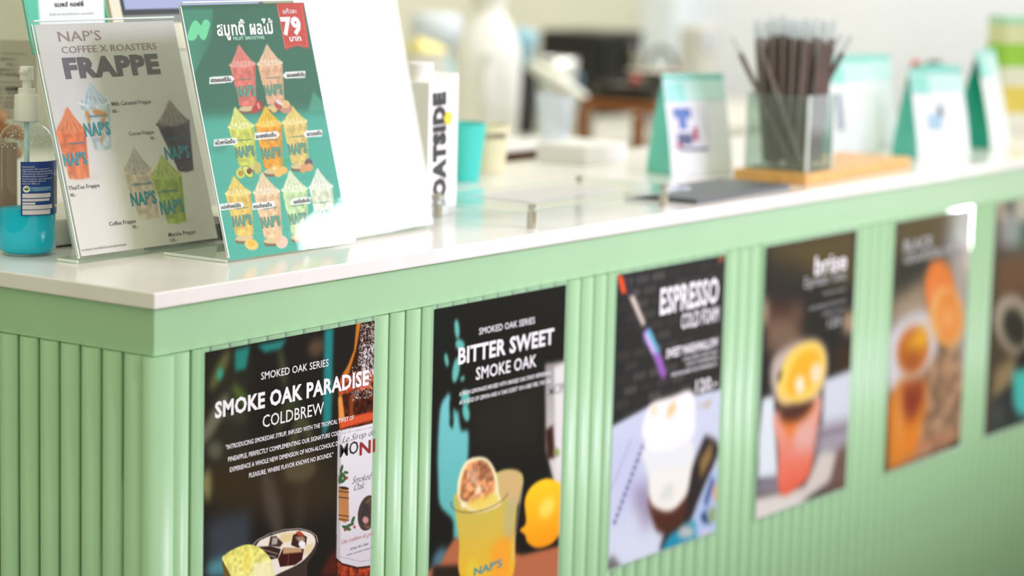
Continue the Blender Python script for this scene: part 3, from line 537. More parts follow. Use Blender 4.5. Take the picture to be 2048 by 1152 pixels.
# ------------------------------------------------------------------ leaning menus on the counter
acr = clear('clear_acrylic', (253, 255, 254), gloss=0.8, rough=0.015, bump=0.00013, bscale=22)
edge_m = mat('acrylic_edge', (232, 246, 240), 0.25, var=0.02)
def menu_plane(A, ang, lean):
    e = np.array([math.cos(ang), math.sin(ang), 0.0]); b = np.array([-e[1], e[0], 0.0]); u = np.array([0, 0, 1.0])*math.cos(lean)+b*math.sin(lean)
    return Plane(A, e, u), b
def menu_stand(A, ang, lean, W, H, label, foot=0.12, edge=True, fw=0.0):
    pl, back = menu_plane(A, ang, lean)
    t = thing('menu_stand', (A[0]+W/2*pl.e[0], A[1]+0.02, 1.018), label, 'menu stand')
    B().sheet(pl, rrect(0, W, 0.0022, H, 0.006), 0.0012, 0.0030).done('front_pane', acr, t)
    if edge:
        b = B()
        b.sheet(pl, rrect(0, 0.0016, 0.006, H-0.005, 0.0005, 2), 0.0004, 0.0034); b.done('pane_edge', edge_m, t)
        b = B(); b.sheet(pl, rrect(0.005, W-0.005, H-0.0014, H+0.0002, 0.0005, 2), 0.0004, 0.0034); b.done('pane_edge', edge_m, t)
    if foot:
        fp = Plane(np.array(A)+pl.e*0.004, pl.e, back)
        b = B(); b.sheet(fp, rrect(0, W-0.008-fw, 0.003, foot, 0.006), 0.0003, 0.003); b.done('foot', clear('clear_acrylic_foot', (236, 244, 236), rough=0.03, milk=0.12), t)
        b = B(); b.sheet(fp, rrect(-0.001, 0.001, 0.004, foot-0.004, 0.0005, 2), 0.0002, 0.0032); b.done('foot_edge', edge_m, t)
    return pl, t
mink = print_mat('menu_ink', 0.5, 0.15)

# --- the cream frappe menu
A = onz(156, 529); Bq = onz(447, 488.5); ang = math.atan2(Bq[1]-A[1], Bq[0]-A[0])
pl, t = menu_stand(A+np.array([0, 0, 0.0004]), ang, math.radians(16.0), 0.2465, 0.284, 'cream FRAPPE menu in a clear stand, leaning beside the hand sanitizer bottle', foot=0.04)
q0 = pl.uv(158, 514.5); q1 = pl.uv(437.5, 474.5); q2 = pl.uv(75, 55); q3 = pl.uv(343, 36)
a0, a1 = (q0[0]+q2[0])/2, (q1[0]+q3[0])/2; b0, b1 = (q0[1]+q1[1])/2, (q2[1]+q3[1])/2
c = Canvas(pl, a0, b0, a1-a0, b1-b0, 0.0011, (222, 218, 213))
c.poly([(60, 30), (360, 20), (400, 250), (100, 250)], (214, 210, 206), .8, 18); c.poly([(120, 330), (430, 300), (450, 500), (150, 530)], (232, 227, 216), .9, 22)
def tumbler(c, tip, rimL, rimR, botL, botR, col, cream, col2=None, sm=0.5, wob=0, band=None):
    tip, rimL, rimR, botL, botR = [np.array(p, float) for p in (tip, rimL, rimR, botL, botR)]; rc = (rimL+rimR)/2; rw = np.linalg.norm(rimR-rimL)/2; ang = math.degrees(math.atan2((rimR-rimL)[1], (rimR-rimL)[0]))
    bc = (botL+botR)/2; bw = np.linalg.norm(botR-botL)/2
    ax = rc-tip
    L = lambda f, s: tuple(tip+ax*f+s*(rimR-rimL)/2)
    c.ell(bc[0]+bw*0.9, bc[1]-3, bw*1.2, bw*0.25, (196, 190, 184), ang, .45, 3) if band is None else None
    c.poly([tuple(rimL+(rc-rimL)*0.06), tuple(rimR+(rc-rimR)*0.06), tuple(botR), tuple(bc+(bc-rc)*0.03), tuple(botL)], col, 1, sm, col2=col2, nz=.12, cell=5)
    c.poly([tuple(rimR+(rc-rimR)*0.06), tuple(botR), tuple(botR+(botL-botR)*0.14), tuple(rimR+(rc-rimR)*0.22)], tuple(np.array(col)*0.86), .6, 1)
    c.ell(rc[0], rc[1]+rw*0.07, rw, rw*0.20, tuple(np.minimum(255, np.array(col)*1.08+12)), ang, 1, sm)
    c.poly([tuple(tip), L(.25, .16), L(.5, .38), L(.8, .68), L(1.0, .84), L(1.18, .4), L(1.18, -.4), L(1.0, -.84), L(.8, -.70), L(.5, -.42), L(.25, -.18)], cream, 1, sm, sm=True, nz=.10, cell=3)
    for k in range(-2, 3):
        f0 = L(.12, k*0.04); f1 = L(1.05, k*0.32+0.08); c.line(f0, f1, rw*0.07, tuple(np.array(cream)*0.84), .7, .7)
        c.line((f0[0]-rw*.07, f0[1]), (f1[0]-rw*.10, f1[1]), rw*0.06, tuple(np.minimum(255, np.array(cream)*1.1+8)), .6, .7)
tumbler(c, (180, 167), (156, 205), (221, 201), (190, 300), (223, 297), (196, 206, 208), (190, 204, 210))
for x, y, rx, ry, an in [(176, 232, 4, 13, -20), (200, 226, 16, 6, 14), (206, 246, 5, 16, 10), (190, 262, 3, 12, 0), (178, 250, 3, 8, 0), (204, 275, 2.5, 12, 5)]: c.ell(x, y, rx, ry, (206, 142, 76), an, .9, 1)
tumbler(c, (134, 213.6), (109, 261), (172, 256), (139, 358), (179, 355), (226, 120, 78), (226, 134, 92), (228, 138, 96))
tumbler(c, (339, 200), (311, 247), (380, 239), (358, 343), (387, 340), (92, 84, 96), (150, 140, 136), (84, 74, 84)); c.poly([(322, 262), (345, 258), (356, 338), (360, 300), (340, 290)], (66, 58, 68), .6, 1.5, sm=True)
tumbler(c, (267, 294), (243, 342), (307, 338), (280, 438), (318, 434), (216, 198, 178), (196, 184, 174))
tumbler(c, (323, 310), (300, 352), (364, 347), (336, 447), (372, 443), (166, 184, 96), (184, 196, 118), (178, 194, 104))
c.obj(t, mink, backing=True)
cup_ink = mat('cup_teal_ink', (44, 146, 160), .4, var=0); brown_ink = mat('brown_ink', (150, 122, 116), .4, var=0)
b = B(); letters(b, pl, "NAP'S", (118.5, 84.5), (203, 79.3), 20, 0.0); letters(b, pl, 'COFFEE X ROASTERS', (125, 109.4), (312.6, 96.4), 13.5, -0.004); b.done('title_lettering', brown_ink, t)
b = B(); letters(b, pl, 'FRAPPE', (131.5, 157.6), (321, 143.3), 37, 0.055); b.done('headline', mat('slate_ink', (100, 96, 102), .4, var=0), t)
b = B()
for s_, L, R, cp in [('Milk Caramel Frappe', (223.5, 212), (302, 206.5), 8), ('80.-', (225, 226), (238.5, 225.3), 7), ('Cocoa Frappe', (258, 271), (308, 267.5), 7.5), ('90.-', (301, 280), (312, 279), 6.5), ('ThaiTea Frappe', (137.3, 380), (199.5, 374.5), 8), ('90.-', (141, 394), (153, 393.5), 7), ('Coffee Frappe', (218.8, 451.6), (271.7, 446), 8), ('90.-', (265, 457.6), (277, 456), 6.5), ('Matcha Frappe', (337.4, 473.5), (391, 467), 8), ('120.-', (339.8, 484), (355, 482.5), 7)]: letters(b, pl, s_, L, R, cp, 0.010)
letters(b, pl, 'หมายเหตุ ราคานี้ยังไม่รวมค่าบริการจัดส่ง', (164, 502.4), (252.8, 491.5), 4.5)
b.done('price_lettering', mat('soft_ink', (104, 98, 100), .4, var=0), t)
b = B()
for L, R, cp in [((129, 332), (175, 328), 24), ((171, 273), (222, 268), 25), ((332, 320), (380, 314), 24), ((264, 412), (314, 406), 25), ((323, 429), (369, 423), 26)]: letters(b, pl, "NAP'S", L, R, cp, 0.035)
for L, R, cp in [((136, 290), (170, 287), 4), ((178, 236), (214, 232), 4), ((335, 280), (372, 277), 4), ((262, 373), (304, 368), 5), ((316, 388), (356, 382), 5)]: letters(b, pl, 'COFFEEROASTERS', L, R, cp, 0.01)
b.done('cup_lettering', cup_ink, t)

# --- the green fruit smoothie menu
A = onz(455, 527.5); Bq = onz(703, 489)
pl, t = menu_stand(A+np.array([0, 0, 0.0004]), math.atan2(Bq[1]-A[1], Bq[0]-A[0])*0.6, math.radians(15.0), 0.2405, 0.3075, 'green FRUIT SMOOTHIE menu with a red 79 ribbon in a clear stand', foot=0.105, fw=0.03)
q0 = pl.uv(464, 520); q1 = pl.uv(701, 485); q2 = pl.uv(353, 12); q3 = pl.uv(607, 4)
a0, a1 = (q0[0]+q2[0])/2, (q1[0]+q3[0])/2; b0, b1 = (q0[1]+q1[1])/2, (q2[1]+q3[1])/2
c = Canvas(pl, a0, b0, a1-a0, b1-b0, 0.0009, (46, 122, 102)); Z3 = lambda x, y: (340+x/3.84, y/3.84); Z4 = lambda x, y: (340+x/4.113, 280+y/4.113)
c.poly([(340, 0), (640, 0), (660, 250), (390, 250)], (42, 112, 92), .9, 20); c.poly([(390, 235), (680, 220), (720, 500), (440, 540)], (78, 178, 158), 1, 6)
c.poly([Z3(60, 40), Z3(330, 60), Z3(320, 300), Z3(170, 600)], (74, 154, 130), .8, 1); c.poly([Z3(50, 30), Z3(1030, 10), Z3(1040, 55), Z3(60, 75)], (48, 104, 84), .8, 1); c.poly([Z3(1100, 700), Z3(1240, 860), Z3(1060, 860)], (96, 176, 152), .7, 1.5)
c.ell(*Z3(400, 390), 42, 62, (50, 108, 92), 0, .5, 10); c.ell(*Z3(480, 300), 34, 42, (50, 106, 90), 0, .5, 2)
for (p, q) in [((240, 915), (1200, 850)), ((300, 1130), (1260, 1060))]: c.line(Z3(*p), Z3(*q), 1.4, (60, 150, 130), .8, .8)
for (p, q) in [((280, 380), (1340, 300)), ((310, 560), (1400, 500)), ((420, 760), (1470, 700)), ((460, 890), (1480, 830))]: c.line(Z4(*p), Z4(*q), 1.5, (60, 160, 142), .8, .8)
c.poly([Z4(x, y) for x, y in [(300, 80), (470, 30), (470, 80), (400, 100)]], (70, 140, 124), .7, 3)
c.poly([Z3(x, y) for x, y in [(135, 275), (165, 185), (195, 155), (222, 175), (238, 195), (256, 160), (285, 150), (308, 178), (300, 220), (278, 290), (258, 308), (232, 290), (218, 262), (200, 295), (178, 312), (148, 308)]], (124, 222, 168), 1, .3, sm=True)
c.poly([Z3(x, y) for x, y in [(815, 28), (1022, 17), (1070, 372), (972, 352), (884, 384)]], (214, 70, 66), 1, .4); c.poly([Z3(x, y) for x, y in [(805, 30), (820, 28), (836, 66)]], (150, 36, 36), 1, .4)
def dash(p, q, n):
    p = np.array(Z3(*p)); q = np.array(Z3(*q))
    for k in range(n): c.line(p+(q-p)*(k+.15)/n, p+(q-p)*(k+.75)/n, 0.7, (240, 200, 196), .9, .2)
dash((822, 34), (886, 364), 22); dash((1006, 24), (1056, 356), 22); dash((886, 364), (970, 342), 6); dash((970, 342), (1056, 356), 6)
cups = [((478, 88.5), (485, 127.6), 27, (496, 211), 17, (228, 124, 112), (230, 134, 122)), ((534, 88), (539.5, 125), 26.5, (552, 208), 17, (232, 180, 146), (236, 190, 158)),
        ((470, 213), (482, 251), 27, (495.6, 330), 18, (214, 212, 100), (226, 220, 128)), ((531, 211.5), (537, 247), 28, (547, 336), 18, (240, 164, 44), (244, 190, 60)), ((585, 211.5), (589, 242), 26, (600, 326), 17, (230, 198, 120), (236, 206, 120)),
        ((468, 351), (476, 384.5), 27, (489.5, 470), 18, (236, 196, 106), (240, 204, 110)), ((523.6, 343.7), (533, 382), 28, (546.7, 475), 18, (238, 196, 156), (240, 208, 170)), ((579.5, 339.6), (589, 377), 27, (600, 468), 17, (204, 222, 168), (224, 228, 190)), ((635, 336), (641.5, 372), 25, (653.6, 460), 17, (226, 226, 200), (232, 230, 210))]
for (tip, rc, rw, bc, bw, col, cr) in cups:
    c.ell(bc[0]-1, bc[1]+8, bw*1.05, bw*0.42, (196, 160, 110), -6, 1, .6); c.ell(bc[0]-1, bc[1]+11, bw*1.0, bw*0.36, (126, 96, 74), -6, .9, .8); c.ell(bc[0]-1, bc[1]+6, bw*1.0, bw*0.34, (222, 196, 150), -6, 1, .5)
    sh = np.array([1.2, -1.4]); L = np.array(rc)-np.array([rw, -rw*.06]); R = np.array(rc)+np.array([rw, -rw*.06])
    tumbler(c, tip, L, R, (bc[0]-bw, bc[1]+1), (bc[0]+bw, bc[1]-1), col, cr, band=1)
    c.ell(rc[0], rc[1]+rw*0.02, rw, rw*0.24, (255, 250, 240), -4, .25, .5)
def blobs(l, u=.5):
    for x, y, rx, ry, an, col in l: c.ell(*x(y[0], y[1]), rx, ry, col, an, 1, u)
blobs([(Z3, (655, 840), 7, 9, 25, (196, 60, 50)), (Z3, (685, 810), 7, 11, -15, (186, 50, 46)), (Z3, (680, 812), 3, 7, -15, (226, 150, 140)), (Z3, (800, 845), 6, 5, 0, (236, 196, 130)), (Z3, (890, 830), 13, 11, 10, (206, 150, 130)), (Z3, (885, 800), 9, 8, 0, (240, 190, 130)), (Z3, (830, 810), 9, 6, 50, (190, 90, 76)), (Z3, (840, 790), 9, 3, 30, (230, 222, 226)),
       (Z4, (580, 275), 9, 10, -20, (214, 220, 110)), (Z4, (580, 275), 5, 6, -20, (196, 150, 50)), (Z4, (640, 260), 9, 15, -38, (122, 160, 70)), (Z4, (640, 260), 7, 13, -38, (226, 222, 120)), (Z4, (652, 256), 5, 6, 0, (120, 60, 44)), (Z4, (720, 230), 8, 12, 0, (206, 190, 110)),
       (Z4, (870, 235), 9, 9, 0, (244, 186, 96)), (Z4, (930, 250), 9, 8, 0, (244, 190, 100)), (Z4, (890, 280), 8, 6, 0, (244, 196, 110)), (Z4, (860, 235), 4, 4, 0, (250, 220, 170)), (Z4, (960, 180), 5, 8, 30, (90, 170, 120)),
       (Z4, (1140, 190), 8, 9, 0, (110, 90, 90)), (Z4, (1100, 235), 7, 9, 20, (226, 160, 110)), (Z4, (1145, 225), 8, 8, 0, (230, 166, 116)),
       (Z4, (670, 860), 14, 11, 20, (244, 200, 120)), (Z4, (670, 850), 8, 6, 20, (246, 190, 70)), (Z4, (920, 840), 12, 13, 20, (240, 200, 180)), (Z4, (890, 800), 6, 14, 20, (240, 190, 150)), (Z4, (1180, 780), 8, 13, 0, (190, 206, 110)), (Z4, (1125, 830), 7, 9, 0, (240, 238, 220))])
wl = []
def flag(p, q, h, left, s_, zz):
    p = np.array(zz(*p)); q = np.array(zz(*q)); hv = np.array([-0.16*h*0.25, h]); tp = (p-q)/np.linalg.norm(p-q)*h*0.42
    if left: pts = [p, q, q+hv, p+hv, p+hv/2+tp]
    else: tp = -tp; pts = [p, q, q+hv/2+tp, q+hv, p+hv]
    c.poly(pts, (236, 236, 234), 1, .3); wl.append((s_, tuple(p+hv*0.76+(q-p)*0.07), tuple(q+hv*0.76-(q-p)*0.03), h*0.50))
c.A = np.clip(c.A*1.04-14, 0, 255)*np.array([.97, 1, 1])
flag((303, 592), (474, 580), 14, False, 'สตรอเบอรี่ปั่น', Z3); flag((888, 552), (1040, 545), 13.5, True, 'สละลอยแก้วปั่น', Z3); flag((338, 1070), (505, 1058), 14, False, 'อโวคาโดปั่น', Z3); flag((651, 1020), (822, 1008), 14, False, 'มะยงชิดปั่น', Z3); flag((1045, 1003), (1170, 996), 13.5, True, 'เสาวรสปั่น', Z3)
flag((410, 526), (590, 510), 13, False, 'มะม่วงน้ำดอกไม้ปั่น', Z4); flag((678, 518), (845, 503), 14, False, 'กระท้อนปั่น', Z4); flag((1010, 482), (1160, 468), 13, True, 'แอปเปิ้ลเขียวปั่น', Z4)
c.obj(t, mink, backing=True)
b = B(); letters(b, pl, 'สมูทตี้ ผลไม้', Z3(365, 280), Z3(800, 250), 25, 0.03, 0.1); letters(b, pl, '79', Z3(866, 265), Z3(1015, 256), 32, 0.05); letters(b, pl, 'แก้วละ', Z3(868, 108), Z3(972, 98), 8.5, 0.01); letters(b, pl, 'บาท', Z3(918, 318), Z3(1008, 314), 10.5, 0.03); b.done('headline', white_ink, t)
b = B(); letters(b, pl, 'FRUIT SMOOTHIE', Z3(486, 309), Z3(725, 300), 6.5, 0.02); b.done('subtitle_lettering', mat('pale_mint_ink', (176, 232, 204), .4, var=0), t)
b = B()
for s_, L, R, h in wl: letters(b, pl, s_, L, R, h, 0.03)
b.done('flavour_lettering', dark_ink, t)
b = B()
for k, (tip, rc, rw, bc, bw, col, cr) in enumerate(cups):
    m = np.array(rc)*0.33+np.array(bc)*0.67; letters(b, pl, "NAP'S", (m[0]-bw*1.02, m[1]+10), (m[0]+bw*1.12, m[1]+7), 19, 0.065)
    m = np.array(rc)*0.60+np.array(bc)*0.40; letters(b, pl, 'COFFEEROASTERS', (m[0]-bw*.8, m[1]), (m[0]+bw*.9, m[1]-2), 3, 0.01)
b.done('cup_lettering', mat('cup_green_ink', (70, 140, 116), .4, var=0), t)

# --- the white sheet that catches the window
pl, t = menu_stand(np.array([0.440, 0.112, 1.0184]), math.radians(3), math.radians(13.5), 0.2250, 0.322, 'plain white menu sheet washed out by glare, right of the green menu', foot=0.12)
c = Canvas(pl, 0.004, 0.005, 0.217, 0.312, 0.006, (250, 250, 250)); c.obj(t, print_mat('white_sheet', .3, .5), backing=True)
b = B(); letters(b, pl, 'MENU', (758, 24), (782, 22), 9); letters(b, pl, '79 80', (770, 64), (794, 62), 8); b.done('faint_lettering', mat('faint_ink', (196, 214, 216), .4, var=0), t)

# --- green framed card behind the frappe menu
pl, back = menu_plane(np.array([0.22, 0.30, 1.0184]), math.radians(0), math.radians(15)); A0 = pl.uv(45, 0); 
t = thing('table_sign', (0.3, 0.31, 1.018), 'mint edged white card with black Thai lettering, behind the frappe menu', 'sign')
aL = pl.uv(58, 40)[0]; aR = pl.uv(216, 40)[0]; bB = pl.uv(76, 108)[1]; bT = bB+0.21
c = Canvas(pl, aL, bB, aR-aL, bT-bB, 0.002, (96, 196, 164)); c.poly([(x, y) for x, y in [(64, -200), (80, 58), (100, 108), (212, 108), (208, 0), (190, -200)]], (232, 240, 238), 1, .5); c.poly([(204, -100), (212, 70), (219, 70), (214, -100)], (40, 140, 90), 1, .5)
c.obj(t, mink, backing=True)
B().slab(pl, aL-0.002, aR+0.002, bB, bT, -0.004, -0.0005).done('backing', mat('mint_card', (110, 200, 170), .4), t)
B().slab(pl, aL+0.004, aR-0.004, 0.0, bB, -0.004, -0.001).done('stand_leg', mat('white_acrylic', (236, 240, 238), .25), t)
b = B(); letters(b, pl, 'แนพส์ คอฟฟี่', (110, 13.5), (168, 13), 9, 0.02); b.done('headline', dark_ink, t)
b = B(); letters(b, pl, 'บัญชี ธนาคารกสิกรไทย ออมทรัพย์', (99, 30), (188, 30), 4.5); b.done('small_lettering', mat('faint_ink2', (170, 178, 182), .4, var=0), t)

# --- point of sale tablet behind it
pl, back = menu_plane(np.array([0.40, 0.36, 1.045]), math.radians(0), math.radians(16))
t = thing('sales_terminal', (0.5, 0.40, 1.018), 'countertop sales tablet with a lavender screen, dark bezel and white base', 'tablet')
aL = pl.uv(214, 5)[0]; a2 = pl.uv(236, 5)[0]; bS = pl.uv(300, 24)[1]; bF = pl.uv(300, 47)[1]; aR = aL+0.30
B().slab(pl, aL, a2-0.001, bF-0.03, bS+0.19, -0.018, 0.004).slab(pl, a2, aR, bF-0.035, bF, -0.018, 0.001).done('casing', mat('cream_plastic', (226, 226, 198), .4), t)
B().slab(pl, a2, aR, bF, bS+0.19, -0.016, 0.0).done('bezel', mat('bezel_black', (52, 58, 60), .3), t)
B().slab(pl, a2, aR, bF, bS-0.004, 0.0, 0.0012).done('lower_trim', mat('grey_green_trim', (128, 138, 126), .4), t)
m = bpy.data.materials.new('screen_glow'); m.use_nodes = True; bb = m.node_tree.nodes['Principled BSDF']; bb.inputs['Base Color'].default_value = (.02, .02, .03, 1); bb.inputs['Emission Color'].default_value = (*lin((172, 182, 222)), 1); bb.inputs['Emission Strength'].default_value = 0.9
B().slab(pl, a2+0.010, aR-0.01, bS+0.004, bS+0.18, 0.0002, 0.001).done('screen', m, t)
B().slab(pl, aL+0.08, aR-0.08, -0.004, bF-0.03, -0.014, -0.004).done('neck', mat('white_plastic', (232, 232, 222), .35), t)
pb = onz(122, 496); B().box(pb[0]-0.01, pb[0]+0.235, pb[1]+0.004, pb[1]+0.13, 1.0195, 1.052, bev=0.003).done('base', M['white_plastic'], t)
b = B(); p1 = onz(385, 498); p2 = onz(438, 484); b.box(p1[0]+0.03, p2[0]+0.06, p1[1]+0.03, p1[1]+0.12, 1.018, 1.04, bev=0.003)
tag(b.done('card_reader', mat('black_plastic', (34, 34, 34), .35)), 'small black card reader lying between the frappe and smoothie menus', 'card reader')

# ------------------------------------------------------------------ hand sanitizer bottle
P = onz(61, 512); bx, by = P[0]+0.012, P[1]+0.018; z0 = 1.018; K = 2.95/FPX
t = thing('sanitizer_bottle', (bx, by, z0), 'clear pump bottle half full of bright blue sanitizer with a navy label', 'bottle')
pet = clear('clear_bottle', (246, 250, 250), rough=0.02, ior=1.5)
R0 = 0.0340
def prof_z(zs): return [(r, z0+z) for r, z in zs]
B().lathe(bx, by, prof_z([(0.028, 0.0005), (0.0325, 0.003), (R0, 0.009), (R0, 0.120), (0.0335, 0.128), (0.0315, 0.137), (0.027, 0.146), (0.019, 0.153), (0.0135, 0.156), (0.0130, 0.160), (0.0130, 0.168)]), 40, (True, False)).done('shell', pet, t, True)
liq = mat('blue_liquid', (0, 206, 236), 0.2, var=0.0, spec=0.15, trans=0.0, ior=1.33); liq.node_tree.nodes['Principled BSDF'].inputs['Emission Strength'].default_value = 0
B().lathe(bx, by, prof_z([(0.026, 0.002), (0.0312, 0.005), (0.0328, 0.011), (0.0328, 0.0535)]), 40).done('liquid', liq, t, True); autosmooth(t.children[-1], 40)
wp = mat('pump_white', (238, 240, 230), .35, var=.01)
b = B(); b.lathe(bx, by, prof_z([(0.0145, 0.1565), (0.0150, 0.158), (0.0142, 0.185), (0.0135, 0.1865), (0.0100, 0.1868), (0.0100, 0.1930), (0.0096, 0.194), (0.005, 0.1942)]), 32); autosmooth(b.done('cap', wp, t), 35)
b = B(); b.lathe(bx, by, prof_z([(0.0170, 0.1545), (0.0170, 0.1558), (0.0140, 0.1562)]), 32); b.done('neck_ring', pet, t)
b = B(); b.lathe(bx, by, prof_z([(0.0052, 0.193), (0.0052, 0.2035), (0.0078, 0.2038), (0.0082, 0.2180), (0.0074, 0.2195)]), 24)
hd = np.array([-0.45, -0.30, 0]); hd /= np.linalg.norm(hd)
b.done('pump_head', wp, t, False); autosmooth(t.children[-1], 35)
cxy = np.array([bx, by, z0+0.2152]); B().tube([cxy, cxy+hd*0.016, cxy+hd*0.026+np.array([0, 0, -0.001])], [0.0046, 0.0042, 0.0034], 12).done('nozzle', wp, t, True)
b = B(); b.lathe(bx, by, prof_z([(0.0032, 0.010), (0.0032, 0.199)]), 14); b.done('dip_tube', mat('dip_tube', (196, 230, 228), .4), t, True)
# droplets under the shoulder
b = B(); rr = random.Random(5)
for k in range(170):
    th = math.radians(rr.uniform(170, 330)); h = rr.uniform(0.126, 0.150); r = 0.0336 if h < 0.13 else 0.0336-(h-0.13)*0.42-(max(0, h-0.14))*0.35
    q = np.array([bx+r*math.cos(th), by+r*math.sin(th), z0+h]); s_ = rr.uniform(0.0004, 0.0010)
    b.add([q+np.array(v)*s_ for v in ((1, 0, 0), (-1, 0, 0), (0, 1, 0), (0, -1, 0), (0, 0, 1), (0, 0, -1))], [(0, 2, 4), (2, 1, 4), (1, 3, 4), (3, 0, 4), (2, 0, 5), (1, 2, 5), (3, 1, 5), (0, 3, 5)])
o = b.done('droplets', mat('droplet', (240, 244, 244), .1, var=0, spec=.8), t); o['kind'] = 'stuff'
# label wrapped round the bottle: angle measured on the cylinder
def ang_of(px):
    best = None
    for k in range(1800, 3400):
        th = math.radians(k/10.0); q = np.array([bx+R0*math.cos(th), by+R0*math.sin(th), z0+0.07]); d = q-CAM; x = 1024+FPX*(d @ RT)/(d @ FW)
        if best is None or abs(x-px) < best[0]: best = (abs(x-px), th)
    return best[1]
class Wrap:
    def __init__(s, th0, z): s.th0, s.z = th0, z
    def P(s, a, b, off=0.0):
        th = s.th0+a/R0; r = R0+0.0003+off; return np.array([bx+r*math.cos(th), by+r*math.sin(th), s.z+b])
thL = ang_of(41.5); wr = Wrap(thL, z0+0.0490)
def patch(b, a0_, a1_, b0_, b1_, off, n=24):
    V = [wr.P(a0_+(a1_-a0_)*i/n, bb_, off) for i in range(n+1) for bb_ in (b0_, b1_)]; b.add(V, [(2*i, 2*i+2, 2*i+3, 2*i+1) for i in range(n)])
HL = 0.0625
b = B(); patch(b, 0, 0.062, 0, HL, 0); b.done('label', mat('navy_label', (24, 62, 140), .3), t, True)
b = B(); patch(b, 0.0465, 0.06, 0.008, 0.044, 0.0002); b.done('label_frame', mat('yellow_label', (236, 218, 60), .3), t, True)
b = B(); patch(b, 0.0480, 0.06, 0.0105, 0.044, 0.0003); b.done('label_panel', mat('indigo_label', (34, 34, 78), .3), t, True)
for a0_, a1_, b0_, b1_ in [(0.002, 0.0375, 0.0205, 0.0255), (0.002, 0.0355, 0.0165, 0.0193), (0.002, 0.0165, 0.0128, 0.0152), (0.002, 0.0405, 0.0072, 0.0120), (0.002, 0.0370, 0.0010, 0.0062)]:
    b = B(); patch(b, a0_, a1_, b0_, b1_, 0.0003); b.done('label_strip', mat('label_white', (232, 230, 236), .3), t, True)
b = B(); patch(b, 0.007, 0.039, 0.0280, 0.0335, 0.0003); b.done('label_strip', mat('label_blue', (60, 130, 176), .3), t, True)
b = B(); V = [wr.P(0.0065+0.0040*math.cos(i*math.pi/10), 0.0308+0.0040*math.sin(i*math.pi/10), 0.0004) for i in range(20)]; b.add(V, [tuple(range(20))]); b.done('badge', mat('badge_white', (236, 240, 226), .3), t)
b = B()
for a_ in (35, 62, 90, 118, 145):
    ca, sa = math.cos(math.radians(a_)), math.sin(math.radians(a_)); q = lambda r, s2: wr.P(0.0065+r*ca-s2*sa, 0.0290+r*sa+s2*ca, 0.0005); b.add([q(0, 0), q(.0025, -.0006), q(.0046, 0), q(.0025, .0006)], [(0, 1, 2, 3)])
b.done('leaf_mark', mat('leaf_green', (78, 140, 50), .4), t)
def wrap_text(txt, a_, b_, wid, h, m, wt=0.0):
    V, F = glyphs(txt, wt); s1 = wid/V[:, 0].max(); s2 = h/CAPH; b = B(); b.add([wr.P(a_+v[0]*s1, b_+v[1]*s2, 0.0006) for v in V], F); b.done('label_lettering', m, t)
for k, (s_, wd) in enumerate([('ส่วนประกอบสำคัญ', .014), ('แอลกอฮอล์ 70% ว่านหางจระเข้', .033), ('วิธีใช้ ชโลมเจลบนฝ่ามือแล้วลูบให้ทั่ว', .038), ('ไม่ต้องล้างออก ผลิตและจัดจำหน่ายโดย', .040), ('เก็บให้พ้นมือเด็ก ห้ามรับประทาน', .030), ('alcohol gel for cleansing hands', .037), ('ปริมาณสุทธิ 450 มล.', .028), ('alcohol 70% v/v', .020)]):
    wrap_text(s_, 0.002, 0.0560-k*0.0028, wd, 0.0014, M['label_white'], 0.01)
wrap_text('ALCOHOL GEL WITH ALOE VERA', 0.0125, 0.0312, 0.024, 0.0011, M['label_white']); wrap_text('EXTRACT MOISTURE', 0.0150, 0.0291, 0.018, 0.0010, M['label_white'])
for k, y_ in enumerate((0.0236, 0.0213, 0.0173, 0.0135, 0.0098, 0.0078, 0.0042, 0.0018)): wrap_text('คำเตือน ห้ามใช้กับบริเวณผิวที่มีบาดแผล'[:30 if k != 3 else 12], 0.003, y_, (.030, .024, .030, .012, .034, .030, .030, .026)[k], 0.0009, mat('label_rose', (190, 160, 170), .4, var=0))
wrap_text('A', 0.044, 0.045, 0.004, 0.007, M['label_white'], .03)

# ------------------------------------------------------------------ behind and beside the bottle
P = onz(-40, 430); ox = P[0]
kraft = mat('kraft_board', (150, 124, 98), .8, var=.06, scale=12)
t = thing('cardboard_box', (0.07, 0.48, 1.018), 'brown cardboard box standing behind the clear sanitizer bottle', 'box')
B().box(-0.005, 0.262, 0.478, 0.560, 1.018, 1.128, bev=0.002).done('carton', kraft, t)
B().box(0.10, 0.145, 0.4766, 0.561, 1.1282, 1.1286).box(0.10, 0.145, 0.4768, 0.4778, 1.09, 1.1282).done('tape', mat('packing_tape', (176, 150, 116), .25), t)

